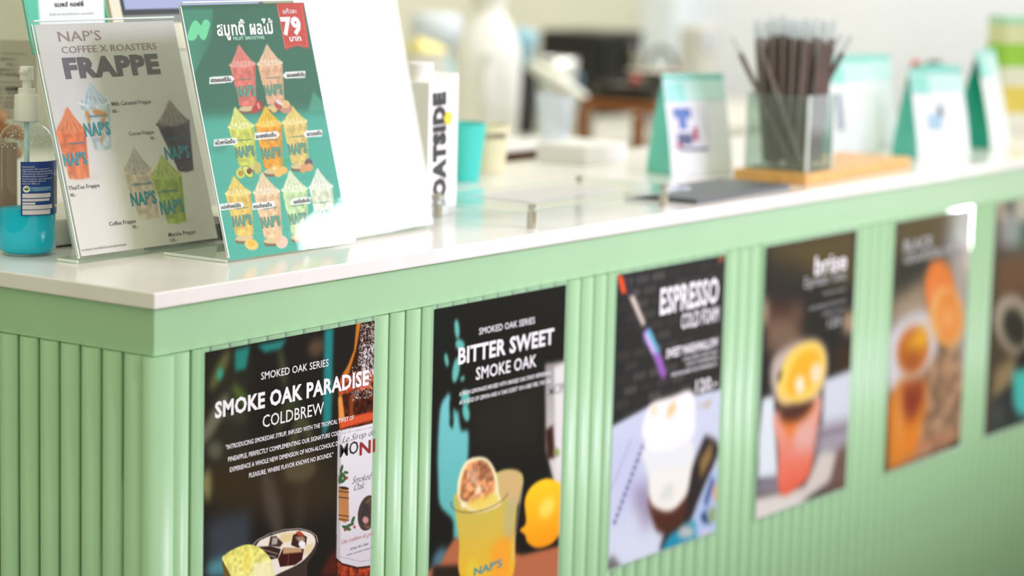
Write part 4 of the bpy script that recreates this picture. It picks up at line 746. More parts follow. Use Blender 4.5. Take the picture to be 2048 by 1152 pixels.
# receipt held over the counter
eR = RT-UP*(RT[2]/UP[2]); eR = np.array([eR[0], eR[1], 0.0]); eR /= np.linalg.norm(eR)
Dr = 3.335; O = CAM+ray(-45, 236)*Dr; pl = Plane(O, eR, (0.02, 0.03, 1.0) if False else (0, 0, 1.0))
t = thing('receipt', (O[0], O[1], O[2]), 'upside-down order slip marked LINE MAN held up behind the pump bottle', 'receipt')
Wd = pl.uv(74, 150)[0]; Hh = pl.uv(30, 80)[1]
c = Canvas(pl, 0, 0, Wd, Hh, 0.003, (204, 200, 184)); c.obj(t, print_mat('thermal_paper', .6, .2), bend=lambda u, v: 0.006*np.sin(u*3.0), backing=True)
b = B()
for s_, L, R, h in [('LINE MAN : 4189', (68, 169), (-22, 176), 9), ('Matcha Latte', (42, 143), (-14, 147), 8), ('• 1 หวานปกติ', (37, 113), (4, 117), 6), ('• 1 ร้อน', (39, 124), (16, 127), 6), ('1 x กาแฟนมสด', (36, 134), (-18, 138), 6), ('Line Order : 13 - RB', (50, 182), (-14, 186), 4.5), ('09 2024 12:05', (50, 191), (-14, 195), 4.5), ('09/2024 12:42', (44, 200), (-14, 204), 5), ('Bill Star', (30, 209), (8, 211), 5.5)]:
    a = pl.uv(*L); q = pl.uv(*R); m = (a[1]+q[1])/2; hh = abs(pl.uv(L[0], L[1]+h)[1]-a[1]); letters_uv(b, pl, s_, (a[0], m), (q[0], m), hh, 0.03 if 'MAN' in s_ else 0.0, 0, 0.0078)
b.done('lettering', M['dark_ink'], t)
b = B(); 
for L, R in [((-40, 162), (68, 157)), ((4, 106), (56, 104))]:
    a = pl.uv(*L); q = pl.uv(*R); b.slab(pl, max(0.002, a[0]), q[0], a[1], a[1]+0.0004, 0.0072, 0.0078)
b.done('ruled_line', M['dark_ink'], t)

# the person at the left, only a hand in view
def skinned(name, chains, mats, parent, loc, sub=2):
    me = bpy.data.meshes.new(name); V = []; E = []; Rr = []; roots = []; ix = {}
    for ch in chains:
        prev = None
        for k, (p, r) in enumerate(ch):
            key = tuple(np.round(p, 5))
            if key in ix: i = ix[key]
            else:
                i = len(V); V.append(tuple(np.array(p)-np.array(loc))); Rr.append(r); ix[key] = i
                if k == 0: roots.append(i)
            if prev is not None: E.append((prev, i))
            prev = i
    me.from_pydata(V, E, []); o = mesh_obj(name, me, mats, parent, loc); md = o.modifiers.new('skin', 'SKIN'); md.use_smooth_shade = True
    for i, r in enumerate(Rr): r2 = r if isinstance(r, tuple) else (r, r); me.skin_vertices[0].data[i].radius = r2
    for i in roots: me.skin_vertices[0].data[i].use_root = True
    sm = o.modifiers.new('sub', 'SUBSURF'); sm.levels = sub; sm.render_levels = sub; return o
skin_m = mat('skin', (214, 164, 118), .5, var=.04, scale=30); shirt = mat('taupe_shirt', (142, 128, 110), .85, var=.05)
pr = (0.02, 0.86, 0.0)
t = thing('person', pr, 'person in a taupe shirt at the left edge, one hand holding up a slip', 'person')
def W_(px, py, D): return CAM+ray(px, py)*D
DH = 3.36
wr_ = W_(-105, 300, DH+0.03); pm = W_(-50, 285, DH+0.012); kn = W_(-22, 270, DH+0.008)
bx0, by0 = 0.02, 0.92
hip, chest = (.115, .085), (.075, .06)
body = [[(np.array([bx0, by0, 0.98]), hip), (np.array([bx0, by0, 1.12]), (.10, .075)), (np.array([bx0+.005, by0-.01, 1.28]), (.12, .085)), (np.array([bx0+.01, by0-.015, 1.42]), chest), (np.array([bx0+.015, by0-.02, 1.50]), (.055, .055)), (np.array([bx0+.03, by0-.03, 1.56]), (.062, .07)), (np.array([bx0+.04, by0-.04, 1.64]), (.078, .09)), (np.array([bx0+.035, by0-.035, 1.71]), (.068, .078))],
        [(np.array([bx0, by0, 0.98]), hip), (np.array([bx0-.09, by0+.02, 0.88]), .08), (np.array([bx0-.11, by0, 0.48]), .055), (np.array([bx0-.11, by0+.03, 0.10]), .038), (np.array([bx0-.08, by0-.08, 0.04]), .034)],
        [(np.array([bx0, by0, 0.98]), hip), (np.array([bx0+.09, by0+.02, 0.88]), .08), (np.array([bx0+.10, by0, 0.48]), .055), (np.array([bx0+.10, by0+.03, 0.10]), .038), (np.array([bx0+.13, by0-.08, 0.04]), .034)],
        [(np.array([bx0+.01, by0-.015, 1.42]), chest), (np.array([bx0-.17, by0, 1.40]), .05), (np.array([bx0-.25, by0-.02, 1.14]), .044), (np.array([bx0-.20, by0-.16, 1.07]), .030), (np.array([bx0-.15, by0-.26, 1.06]), (.020, .030)), (np.array([bx0-.13, by0-.31, 1.05]), (.014, .036))],
        [(np.array([bx0+.01, by0-.015, 1.42]), chest), (np.array([bx0+.18, by0-.02, 1.40]), .05), (np.array([bx0+.19, by0-.13, 1.17]), .044), (wr_+np.array([-.06, .03, .0]), .032), (wr_, .025), (pm, (.034, .021)), (kn, (.033, .017))]]
u_ = RT; v_ = UP; f_ = FW
def fing(o0, pts, r): return [(o0, r)]+[(o0+u_*a+v_*b_+f_*c_, rr_) for a, b_, c_, rr_ in pts]
fingers = [fing(kn+v_*0.020, [(.020, .012, -.004, .0112), (.036, .012, -.014, .0106), (.047, .004, -.020, .0094)], .0118),
           fing(kn+v_*0.003, [(.022, .004, .004, .0112), (.040, .001, -.002, .0104), (.049, -.007, -.010, .0092)], .0118),
           fing(kn-v_*0.014, [(.020, -.002, .006, .0106), (.035, -.007, .002, .0098), (.042, -.015, -.005, .0088)], .0114),
           fing(kn-v_*0.030, [(.015, -.004, .006, .0094), (.026, -.010, .004, .0086), (.031, -.017, .0, .0078)], .0102),
           fing(pm+v_*0.010-f_*0.012, [(.018, .010, -.034, .0122), (.038, .022, -.046, .0112), (.056, .020, -.048, .0098)], .0140)]
skinned('body', body, skin_m, t, pr)
lh = np.array([bx0-.13, by0-.31, 1.05])
for q_, ln in ((-.027, .062), (-.009, .072), (.009, .068), (.026, .054)): fingers.append([(lh+np.array([q_*.9, 0, 0]), .0105), (lh+np.array([q_+.004, -.02-ln*.3, -.002]), .0100), (lh+np.array([q_*1.1+.008, -.02-ln*.65, -.010]), .0092), (lh+np.array([q_*1.1+.010, -.02-ln*.9, -.024]), .0080)])
fingers.append([(lh+np.array([.020, .035, 0]), .013), (lh+np.array([.046, .008, -.004]), .0115), (lh+np.array([.058, -.022, -.010]), .0098)])
for fch in fingers: skinned('finger', [fch], skin_m, t, pr)
sh = [[(np.array([bx0, by0, 0.84]), (.17, .135)), (np.array([bx0, by0, 0.92]), (.175, .14)), (np.array([bx0, by0, 1.10]), (.165, .13)), (np.array([bx0+.005, by0-.01, 1.28]), (.18, .135)), (np.array([bx0+.01, by0-.015, 1.40]), (.14, .11)), (np.array([bx0+.014, by0-.018, 1.475]), (.085, .085))],
      [(np.array([bx0+.01, by0-.015, 1.40]), (.14, .11)), (np.array([bx0-.17, by0, 1.39]), .078), (np.array([bx0-.25, by0-.02, 1.15]), .062)],
      [(np.array([bx0+.01, by0-.015, 1.40]), (.14, .11)), (np.array([bx0+.18, by0-.02, 1.39]), .078), (np.array([bx0+.19, by0-.13, 1.18]), .062)]]
skinned('shirt', sh, shirt, t, pr)
tr_ = [[(np.array([bx0, by0, 1.01]), (.14, .11)), (np.array([bx0, by0, 0.95]), (.155, .12)), (np.array([bx0-.09, by0+.02, 0.86]), .108), (np.array([bx0-.11, by0, 0.48]), .078), (np.array([bx0-.11, by0+.03, 0.12]), .062)], [(np.array([bx0, by0, 0.95]), (.155, .12)), (np.array([bx0+.09, by0+.02, 0.86]), .108), (np.array([bx0+.10, by0, 0.48]), .078), (np.array([bx0+.10, by0+.03, 0.12]), .062)]]
skinned('trousers', tr_, mat('dark_trousers', (52, 54, 60), .8), t, pr)
b = B()
for s_ in (-.095, .115): B().box(bx0+s_-.04, bx0+s_+.04, by0-.16, by0+.09, 0.0, .085, bev=.02).done('shoe', M['black_plastic'], t)
hc = np.array([bx0+.037, by0-.03, 1.66]); b = B()
b.lathe(hc[0]-.004, hc[1]+.014, [(.086, hc[2]-.02), (.094, hc[2]+.03), (.088, hc[2]+.07), (.06, hc[2]+.105), (.02, hc[2]+.118)], 20); b.done('hair', mat('black_hair', (30, 26, 24), .5), t, True)
fd = np.array([.2, -.98, 0]); sd_ = np.array([.98, .2, 0])
for s_ in (-1, 1):
    e_ = hc+fd*.083+sd_*(.03*s_)+np.array([0, 0, -.005]); b = B(); b.lathe(e_[0], e_[1], [(.002, e_[2]-.007), (.009, e_[2]-.004), (.010, e_[2]), (.008, e_[2]+.004), (.002, e_[2]+.006)], 10); b.done('eye', M['white_plastic'], t, True)
    e_ = hc+sd_*(.086*s_)+fd*.0+np.array([0, 0, -.015]); b = B(); b.lathe(e_[0], e_[1], [(.004, e_[2]-.03), (.012, e_[2]-.01), (.014, e_[2]+.015), (.006, e_[2]+.028)], 10); b.done('ear', skin_m, t, True)
n_ = hc+fd*.092; B().lathe(n_[0], n_[1], [(.014, n_[2]-.04), (.012, n_[2]-.03), (.006, n_[2]-.005)], 8).done('nose', skin_m, t, True)
n_ = hc+fd*.080; B().box(n_[0]-.022, n_[0]+.022, n_[1]-.008, n_[1]+.004, n_[2]-.064, n_[2]-.056, bev=.003).done('mouth', mat('lips', (176, 96, 86), .5), t)

# ------------------------------------------------------------------ oat milk carton, teal cup, cream tub
cw, cdp = 0.066, 0.090; cx0, cy0 = 0.741, 0.196; ch = 0.193
cart = mat('carton_white', (248, 248, 242), .45, var=.01)
t = thing('milk_carton', (cx0+cw/2, cy0+cdp/2, 1.018), 'white oat drink carton lettered OATSIDE up its side, screw cap on top', 'carton')
b = B(); z1 = 1.018+ch; yb = cy0+cdp
b.add([(cx0, cy0, 1.0184), (cx0+cw, cy0, 1.0184), (cx0+cw, yb, 1.0184), (cx0, yb, 1.0184), (cx0, cy0, z1-.012), (cx0+cw, cy0, z1), (cx0+cw, yb, z1), (cx0, yb, z1-.012)], [(0, 3, 2, 1), (4, 5, 6, 7), (0, 1, 5, 4), (1, 2, 6, 5), (2, 3, 7, 6), (3, 0, 4, 7)])
b.done('carton_body', cart, t)
cpx = (cx0+0.024, cy0+0.035); B().lathe(cpx[0], cpx[1], [(.0185, z1-.008), (.0185, z1+.012), (.017, z1+.0135)], 28).done('screw_cap', cart, t); B().lathe(cpx[0], cpx[1], [(.020, z1-.012), (.020, z1-.0065)], 28).done('cap_collar', cart, t)
pc = Plane((cx0, cy0-0.0002, 1.0184), (1, 0, 0), (0, 0, 1))
b = B(); aB = pc.uv(889, 396); aT = pc.uv(889, 183); hw = pc.uv(872, 300)[0]; letters_uv(b, pc, 'OATSIDE', (aB[0]+0.001, aB[1]), (aT[0]+0.001, aT[1]), aB[0]-hw+0.003, 0.085, 0, .0003); b.done('lettering', mat('oat_ink', (40, 42, 40), .4, var=0), t)
b = B(); fx, fz = pc.uv(896, 236)
for k in range(6): a_ = k*math.pi/3; b.add([pc.P(fx+.0055*math.cos(a_)+.0045*math.cos(q*math.pi/5), fz+.0055*math.sin(a_)+.0045*math.sin(q*math.pi/5), .0005+.00005*k) for q in range(10)], [tuple(range(10))])
b.done('flower_mark', mat('flower_yellow', (240, 220, 60), .4), t)
b = B(); 
letters(b, pc, 'plain oat milk', (874, 160), (898, 158), 4); letters(b, pc, 'barista blend', (874, 166), (898, 164), 4); b.done('small_lettering', M['grey_ink'], t)

def cup(name, x, y, z, r0, r1, h, m, label, cat, rim=None, lid=None):
    t = thing(name, (x, y, z), label, cat)
    B().lathe(x, y, [(r0, z+.0004), (r1, z+h), (r1-.0012, z+h), (r0-.001, z+.002)], 28, (True, True)).done('cup_wall', m, t, False); autosmooth(t.children[-1], 30)
    b = B(); b.tube([(x+r1*math.cos(i*math.pi/12), y+r1*math.sin(i*math.pi/12), z+h) for i in range(25)], .0014, 6); b.done('rim', rim or m, t, True)
    return t
teal = mat('teal_paper', (72, 206, 190), .45, var=.02); creamm = mat('cream_paper', (226, 222, 182), .6)
cp = onz(921, 366); cup('paper_cup', cp[0]+0.03, cp[1]+0.02, 1.018, .027, .036, .088, teal, 'teal paper cup standing just right of the white carton', 'cup')
tb = ony(972, 335, .50)-np.array([.02, -.035, 0]); t = cup('cream_tub', tb[0]+.02, tb[1]-.035, 1.018, .029, .036, .074, creamm, 'cream paper tub with small dark lettering, right of the teal cup', 'tub')
tx, ty = tb[0]+.02, tb[1]-.035
b = B(); V, F = glyphs("NAP'S COFFEE", 0.03); s1 = .070/V[:, 0].max(); R1 = .0354; aa = math.atan2(CAM[1]-ty, CAM[0]-tx)-.95
b.add([(tx+(R1)*math.cos(aa+v[0]*s1/R1), ty+(R1)*math.sin(aa+v[0]*s1/R1), 1.018+.055+v[1]*.012) for v in V], F); b.done('lettering', M['dark_ink'], t)

# ------------------------------------------------------------------ acrylic riser, dark slab, board and straws
t = thing('acrylic_riser', (0.93, 0.12, 1.018), 'low clear acrylic shelf on short metal standoffs at the counter front edge', 'shelf')
pr_ = Plane((0.70, 0.016, 1.042), (1, 0, 0), (0, 1, 0)); B().sheet(pr_, rrect(0, 0.445, 0, 0.20, 0.02), 0, 0.003).done('shelf_plate', clear('riser_acrylic', (246, 252, 252), rough=.03, milk=.05), t)
metal = mat('brushed_steel', (196, 190, 176), .28, metal=1.0, var=.03)
for x_, y_ in ((0.757, 0.034), (1.104, 0.046), (0.757, 0.19), (1.104, 0.19)): B().lathe(x_, y_, [(.0068, 1.0182), (.0068, 1.0418)], 20).lathe(x_, y_, [(.0062, 1.0452), (.0062, 1.049), (.005, 1.050)], 20).lathe(x_, y_, [(.003, 1.0417), (.003, 1.0455)], 12).done('standoff', metal, t)
tag(B().box(0.80, 1.03, 0.07, 0.17, 1.0455, 1.0463).done('folded_sheet', clear('sheet_film', (244, 244, 250), rough=.06, milk=.18)), 'thin translucent sheet lying on the clear acrylic shelf', 'sheet')
tag(B().box(1.155, 1.45, 0.028, 0.15, 1.0182, 1.0255, rz=math.radians(2), bev=.001).done('dark_slab', mat('charcoal_slate', (92, 96, 98), .5, var=.05)), 'flat charcoal grey slab in front of the bamboo straw board', 'tray')
bam = mat('bamboo', (218, 170, 96), .45, var=.10, scale=40)
RZ = math.radians(3); bc_ = (1.507, 0.035)
t = thing('bamboo_board', (1.7, 0.10, 1.018), 'bamboo serving board carrying the clear straw box', 'board')
for k in range(5): B().box(1.507, 1.912, 0.035+k*0.0255, 0.035+k*0.0255+0.0250, 1.0184, 1.036, RZ, bc_, bev=.0008).done('bamboo_strip', bam, t)
t = thing('straw_box', (1.575, 0.105, 1.036), 'open clear acrylic box packed with brown straws, standing on the bamboo board', 'box')
acb = clear('box_acrylic', (240, 248, 244), gloss=.35, rough=.05, milk=.06); X0, X1, Y0, Y1, ZB, ZU = 1.530, 1.625, 0.046, 0.156, 1.0364, 1.156
for (x0_, x1_, y0_, y1_, nm) in [(X0, X1, Y0, Y0+.003, 'side_panel'), (X0, X1, Y1-.003, Y1, 'side_panel'), (X0, X0+.003, Y0+.003, Y1-.003, 'side_panel'), (X1-.003, X1, Y0+.003, Y1-.003, 'side_panel')]: B().box(x0_, x1_, y0_, y1_, ZB, ZU, RZ, bc_).done(nm, acb, t)
B().box(X0+.003, X1-.003, Y0+.003, Y1-.003, ZB, ZB+.003, RZ, bc_).done('bottom_panel', acb, t)
for x_, y_ in ((X0, Y0), (X0, Y1-.0035), (X1-.0035, Y0)): B().box(x_-.0002, x_+.0035, y_-.0002, y_+.0035, ZB, ZU, RZ, bc_).done('corner_edge', edge_m, t)
brown = mat('brown_straw', (108, 84, 68), .4, var=.12, scale=8); film = clear('wrapper_film', (240, 244, 244), rough=.15, milk=.20, bump=.0004, bscale=60)
bd = B(); bd.lathe(0, 0, [(.0046, 0), (.0046, .196), (.0038, .196), (.0038, .004)], 10, (True, False)); st_me = None
tip_b = B(); tip_b.lathe(0, 0, [(.0052, .002), (.0052, .198), (.0056, .212), (.0050, .226)], 8, (False, False), 1.0, 0.7)
rr = random.Random(11); straws = []; n = 0
def straw_copy(src, loc, rot):
    r = src.copy(); COL.objects.link(r); r.location = loc; r.rotation_euler = rot
    for ch_ in src.children: q = ch_.copy(); COL.objects.link(q); q.parent = r; q.matrix_parent_inverse = ch_.matrix_parent_inverse.copy()
    return r
s0 = thing('straw', (0, 0, 0), 'brown straw in a clear wrapper, upright in the dense bunch in the acrylic box', 'straw', 'brown straws in the straw box')
o = bd.done('tube', brown, s0); autosmooth(o, 50); o = tip_b.done('wrapper', film, s0); autosmooth(o, 50)
cells = [(X0+.0235+.0118*i, Y0+.0196+.0118*j, (i-2)*.030, (j-3)*.036) for i in range(5) for j in range(7)]
cells = [(a_, b_, c_+.03*math.sin(k_*2.1)*.3, d_+.006*math.cos(k_*1.3)) for k_, (a_, b_, c_, d_) in enumerate(cells) if k_ not in (0, 6, 28, 34, 20)]
cells += [(X0+.0105, Y0+.030, -.02, .60), (X0+.0105, Y0+.014, -.02, .44), (X1-.0105, Y0+.076, .02, -.51), (X1-.0105, Y0+.0915, .02, -.50), (X1-.0105, Y0+.020, .05, -.05)]
for q_, (x_, y_, tx_, ty_) in enumerate(cells):
    j1 = (x_-bc_[0], y_-bc_[1]); loc = (bc_[0]+j1[0]*math.cos(RZ)-j1[1]*math.sin(RZ), bc_[1]+j1[0]*math.sin(RZ)+j1[1]*math.cos(RZ), ZB+.0045+rr.uniform(0, .012)); rot = (-math.atan(ty_), math.atan(tx_), 0)
    if q_ == 0: s0.location = loc; s0.rotation_euler = rot
    else:
        r_ = straw_copy(s0, loc, rot); k_ = q_-(len(cells)-5)
        if 0 <= k_ < 4: r_['label'] = ('brown wrapped straw leaning out over the left side of the straw box', 'brown wrapped straw slanting left across the front of the dense bunch', 'brown wrapped straw leaning out to the right, nearer the counter front', 'brown wrapped straw leaning right, just behind the outermost right one')[k_]

# ------------------------------------------------------------------ coffee bags
bagw = mat('bag_white', (238, 246, 246), .35, var=.01); bagm = mat('bag_mint', (150, 228, 214), .35, var=.02); bagt = mat('bag_teal', (96, 204, 188), .4, var=.02)
def bag(x, y, yaw, W, D, H, label, art=0, teal_side=bagt, face=bagw):
    """stand-up pouch: x,y the near left bottom corner; yaw the direction of its front edge"""
    e = np.array([math.cos(yaw), math.sin(yaw), 0]); k = np.array([-e[1], e[0], 0]); O_ = np.array([x, y, 1.0184]); U = np.array([0, 0, 1.0])
    t = thing('coffee_bag', tuple(O_+e*W/2+k*D/2), label, 'coffee bag')
    Q = lambda a, d, h: O_+e*a+k*d+U*h
    n = 8; V = []; F = []
    def dep_(h): return D*0.5*(h/H)**1.3                        # front leans back to the seal
    ga = lambda a: 0.006*math.sin(math.pi*a)
    for i in range(n+1):
        for j in range(n+1): a = j/n; h = H*i/n; V.append(Q(a*W, dep_(h)-ga(a)*math.sin(math.pi*i/n), h))
    F = [(i*(n+1)+j, i*(n+1)+j+1, (i+1)*(n+1)+j+1, (i+1)*(n+1)+j) for i in range(n) for j in range(n)]
    o = obj('front_panel', V, F, face, t, True)
    V2 = []
    for i in range(n+1):
        for j in range(n+1): a = j/n; h = H*i/n; V2.append(Q(a*W, D-dep_(h)+ga(a)*math.sin(math.pi*i/n), h))
    obj('back_panel', V2, [f[::-1] for f in F], face, t, True)
    for s_ in (0, 1):
        V3 = []; fold = 0.014
        for i in range(n+1):
            h = H*i/n; d0 = dep_(h); V3 += [Q(s_*W, d0, h), Q(s_*W+(fold if s_ == 0 else -fold)*min(1, i/3.0), D/2, h), Q(s_*W, D-d0, h)]
        F3 = [(i*3+j, (i+1)*3+j, (i+1)*3+j+1, i*3+j+1) if s_ == 0 else (i*3+j, i*3+j+1, (i+1)*3+j+1, (i+1)*3+j) for i in range(n) for j in range(2)]
        obj('gusset', V3, F3, teal_side, t)
    obj('bag_base', [Q(0, 0, 0), Q(W, 0, 0), Q(W, D, 0), Q(0, D, 0)], [(0, 3, 2, 1)], teal_side, t)
    b = B(); V = [Q(a, D/2+d, h) for a in (0, W) for d in (-.0012, .0012) for h in (H-.002, H+.008)]; b.add(V, [(0, 1, 3, 2), (4, 6, 7, 5), (0, 4, 5, 1), (2, 3, 7, 6), (0, 2, 6, 4), (1, 5, 7, 3)]); b.done('top_seal', bagm, t)
    def patch_(name, a0_, a1_, h0, h1, m, off=.0012):
        V = []; nn = 6
        for i in range(nn+1):
            for j in range(nn+1): a = a0_+(a1_-a0_)*j/nn; h = h0+(h1-h0)*i/nn; V.append(Q(a*W, dep_(h)-ga(a)*math.sin(math.pi*h/H)-off, h))
        return obj(name, V, [(i*(nn+1)+j, i*(nn+1)+j+1, (i+1)*(nn+1)+j+1, (i+1)*(nn+1)+j) for i in range(nn) for j in range(nn)], m, t, True)
    patch_('top_band', 0.0, 1.0, H*.78, H*.985, mat('band_pale', (204, 244, 236), .35))
    patch_('mint_tab', 0.03, 0.32, H*.76, H*.96, bagm, .0018)
    if art == 1:
        patch_('picture', .05, .62, H*.26, H*.72, mat('picture_pale', (226, 228, 236), .4)); bl = mat('picture_blue', (52, 104, 178), .4); rd = mat('picture_red', (176, 66, 90), .4); nv = mat('picture_navy', (60, 76, 112), .4)
        patch_('picture_patch', .10, .36, H*.60, H*.70, bl, .0018); patch_('picture_patch', .16, .28, H*.48, H*.62, bl, .0020); patch_('picture_patch', .12, .34, H*.32, H*.44, nv, .0018); patch_('picture_patch', .36, .44, H*.36, H*.50, rd, .0018); patch_('picture_patch', .10, .18, H*.29, H*.34, rd, .0022); patch_('picture_patch', .14, .58, H*.26, H*.285, nv, .0022)
    if art == 2:
        patch_('picture_patch', .22, .46, H*.34, H*.52, mat('picture_sky', (170, 206, 228), .4)); patch_('picture_patch', .42, .50, H*.48, H*.62, mat('picture_slate', (96, 124, 140), .4), .0018)
    if art == 3: patch_('picture_patch', .12, .24, H*.25, H*.66, mat('picture_grey', (150, 166, 172), .4))
    return t
yw = math.radians(-25)
bag(1.470, 0.258, yw, 0.118, 0.075, 0.152, 'white and mint coffee bag with a blue picture, left of the straw box', 1, mat('bag_mint_side', (120, 216, 202), .4))
bag(2.02, 0.262, yw, 0.10, 0.065, 0.162, 'pale coffee bag with a grey stripe, nearest behind the straws', 3)
bag(2.150, 0.290, yw, 0.10, 0.065, 0.160, 'plain pale coffee bag standing behind the other two', 0)
bag(2.065, 0.118, yw, 0.118, 0.075, 0.148, 'bulky white coffee bag with a pale blue mark at the board end', 2)
bag(2.345, 0.108, math.radians(8), 0.12, 0.075, 0.170, 'white coffee bag showing its dark teal side, right of the mint topped box', 0, mat('bag_deep_teal', (30, 158, 132), .4))
t = thing('tea_box', (2.27, 0.20, 1.018), 'slim cream box with a mint square top, second from the right', 'box')
B().box(2.245, 2.305, 0.165, 0.215, 1.0184, 1.125, rz=yw).done('box_body', mat('box_cream', (222, 226, 208), .5), t); B().box(2.244, 2.306, 0.164, 0.216, 1.1252, 1.170, rz=yw).done('box_top', mat('box_mint', (98, 216, 196), .45), t)
# small things beyond
t = thing('snack_packet', (2.76, 0.26, 1.018), 'large green and yellow packet at the far right end of the countertop', 'packet')
pk = math.radians(-28)
for z0_, z1_, cc, nm in [(1.0184, 1.058, (236, 236, 226), 'packet_base'), (1.058, 1.112, (224, 204, 96), 'yellow_band'), (1.112, 1.150, (226, 226, 206), 'white_band'), (1.150, 1.196, (150, 204, 70), 'green_band'), (1.196, 1.232, (220, 222, 176), 'pale_band'), (1.232, 1.250, (176, 222, 190), 'packet_top')]: B().box(2.69, 2.86, 0.20, 0.26, z0_, z1_, rz=pk, c=(2.77, .23), bev=.0).done(nm, mat(nm, cc, .3), t)
t = thing('easel_stand', (2.45, 0.33, 1.018), 'small beige easel topped by a black clip and red knob behind the bags', 'stand')
ep = np.array([2.50, 0.32, 1.018])
for dx, dy in ((-.03, -.02), (.035, -.015), (0, .04)): B().tube([ep+np.array([dx, dy, .001]), ep+np.array([0, 0, .125])], .005, 8).done('leg', mat('beige_wood', (196, 184, 156), .6), t)
B().lathe(ep[0]+.012, ep[1]-.01, [(.010, 1.135), (.018, 1.142), (.018, 1.158), (.010, 1.165)], 18).done('clip', M['black_plastic'], t, True); B().lathe(ep[0]-.022, ep[1]+.012, [(.006, 1.138), (.011, 1.146), (.011, 1.158), (.005, 1.166)], 14).done('knob', mat('knob_red', (220, 84, 72), .4), t, True); B().lathe(ep[0], ep[1], [(.012, 1.128), (.012, 1.137)], 12).done('head_plate', M['black_plastic'], t)

# ------------------------------------------------------------------ staff side: shelf, wooden table, back counter
white_lam = mat('white_laminate', (240, 238, 228), .4, var=.02)
tag(B().box(0.9, 2.3, 0.600, 0.93, 0.86, 0.90, bev=.002).box(0.95, 0.99, 0.62, 0.90, 0, 0.86).box(2.2, 2.24, 0.62, 0.90, 0, 0.86).done('work_shelf', white_lam), 'white staff side work shelf just behind the stone countertop', 'shelf')
tag(B().box(1.36, 1.66, 0.606, 0.616, 0.9002, 1.026).box(1.36, 1.66, 0.618, 0.68, 0.9002, 0.912).done('tray_shade_strip', mat('shaded_walnut', (112, 84, 60), .5, var=.1)), 'dark brown tray strip behind the countertop, with the shade under the white box in its colour', 'tray')  # brown tray strip; shade under the white box is put into its colour
P1_ = ony(995, 320, .72); P2_ = ony(1122, 290, .72)
cpos = ony(1108, 288, .78)
t = thing('paper_box', (1.72, .78, .9003), 'low white paper box behind the countertop, under the clear cup', 'box')
B().box(P1_[0], cpos[0]+.05, .72, .84, .9004, P2_[2]-.004, bev=.002).done('box_body', white_lam, t); B().box(P1_[0]-.002, cpos[0]+.052, .718, .842, P2_[2]-.004, P2_[2]+.003, bev=.001).done('lid', mat('lid_white', (246, 246, 244), .4), t)
plast = clear('cup_plastic', (246, 250, 252), rough=.06, milk=.30)
zc = P2_[2]+.0032; t = thing('plastic_cup', (cpos[0], .78, zc), 'clear plastic cup standing on the low white box', 'cup')
B().lathe(cpos[0], .78, [(.026, zc+.0003), (.036, zc+.080), (.035, zc+.080), (.025, zc+.002)], 24, (True, True)).done('cup_wall', plast, t, False); B().tube([(cpos[0]+.0362*math.cos(i*math.pi/12), .78+.0362*math.sin(i*math.pi/12), zc+.080) for i in range(25)], .0016, 6).done('rim', M['sheet_film'], t, True)
t = thing('napkin_stack', (1.57, .50, 1.018), 'bright white stack of napkins at the back edge of the stone top', 'napkins')
for k in range(4): B().box(1.505+.002*k, 1.645-.001*k, .452, .548, 1.0184+.0075*k, 1.0252+.0075*k, rz=math.radians(4-k), bev=.001).done('napkin', mat('napkin_white', (250, 250, 250), .8, var=.01), t)
# wooden table with clutter
wood = mat('table_wood', (158, 98, 48), .4, var=.12, scale=8)
t = thing('wooden_table', (2.86, 1.35, 0), 'tall brown wooden side table crowded with dark trays, behind the coffee bag', 'table')
LX = float(ony(1288, 300, 1.18)[0]); LB = float(ony(1160, 200, 1.37)[0]); B().box(LB, 3.14, 1.17, 1.37, .985, 1.010, bev=.002).done('tabletop', wood, t)
for x_, y_, w_, m_ in ((LB+.01, 1.18, .008, white_lam), (LX-.02, 1.18, .022, wood), (LB+.01, 1.34, .008, white_lam), (LX-.02, 1.33, .022, wood)): B().box(x_, x_+w_, y_, y_+w_, 0, .985).done('leg', m_, t)
blk = M['black_plastic']; ZT2 = 1.0104
t = thing('tray_stack', (2.85, 1.30, ZT2), 'stack of black serving trays on the brown table', 'tray')
for k in range(3):
    z_ = ZT2+.014*k; x0_, x1_, yc_ = LB+.005+.01*k, LB+.235-.01*k, (LB+.12, 1.265); B().box(x0_, x1_, 1.18, 1.35, z_, z_+.004, rz=math.radians(3*k), c=yc_).box(x0_, x1_, 1.18, 1.187, z_+.004, z_+.012, rz=math.radians(3*k), c=yc_).box(x0_, x1_, 1.343, 1.35, z_+.004, z_+.012, rz=math.radians(3*k), c=yc_).done('tray', mat('tray_black', (60, 56, 52), .4) if k != 1 else mat('tray_taupe', (120, 110, 98), .5), t)
zt3 = ZT2+.0404
tag(B().lathe(LB+.17, 1.27, [(.03, zt3+.0002), (.07, zt3+.020), (.072, zt3+.022), (.03, zt3+.004)], 28, (True, False)).done('shallow_bowl', mat('pale_ceramic', (214, 200, 184), .4), smooth=True), 'pale shallow dish lying on top of the black trays', 'dish')
oj = mat('orange_peel', (236, 152, 60), .45, var=.08)
for (x_, y_, r_, nm, lb) in [(LB+.275, 1.205, .021, 'orange', 'small orange fruit beside the trays on the brown table'), (LB+.06, 1.26, .012, 'tomato', 'tiny red fruit lying on the black trays')]:
    zz = ZT2 if nm == 'orange' else zt3-.0078
    tag(B().lathe(x_, y_, [(r_*.3, zz), (r_*.8, zz+r_*.4), (r_, zz+r_), (r_*.8, zz+r_*1.6), (r_*.25, zz+r_*1.95)], 18).done(nm, oj if nm == 'orange' else mat('tomato_red', (206, 92, 76), .4), smooth=True), lb, 'fruit')
t = thing('sauce_tub', (3.105, 1.30, ZT2), 'round white tub at the right end of the brown table', 'tub')
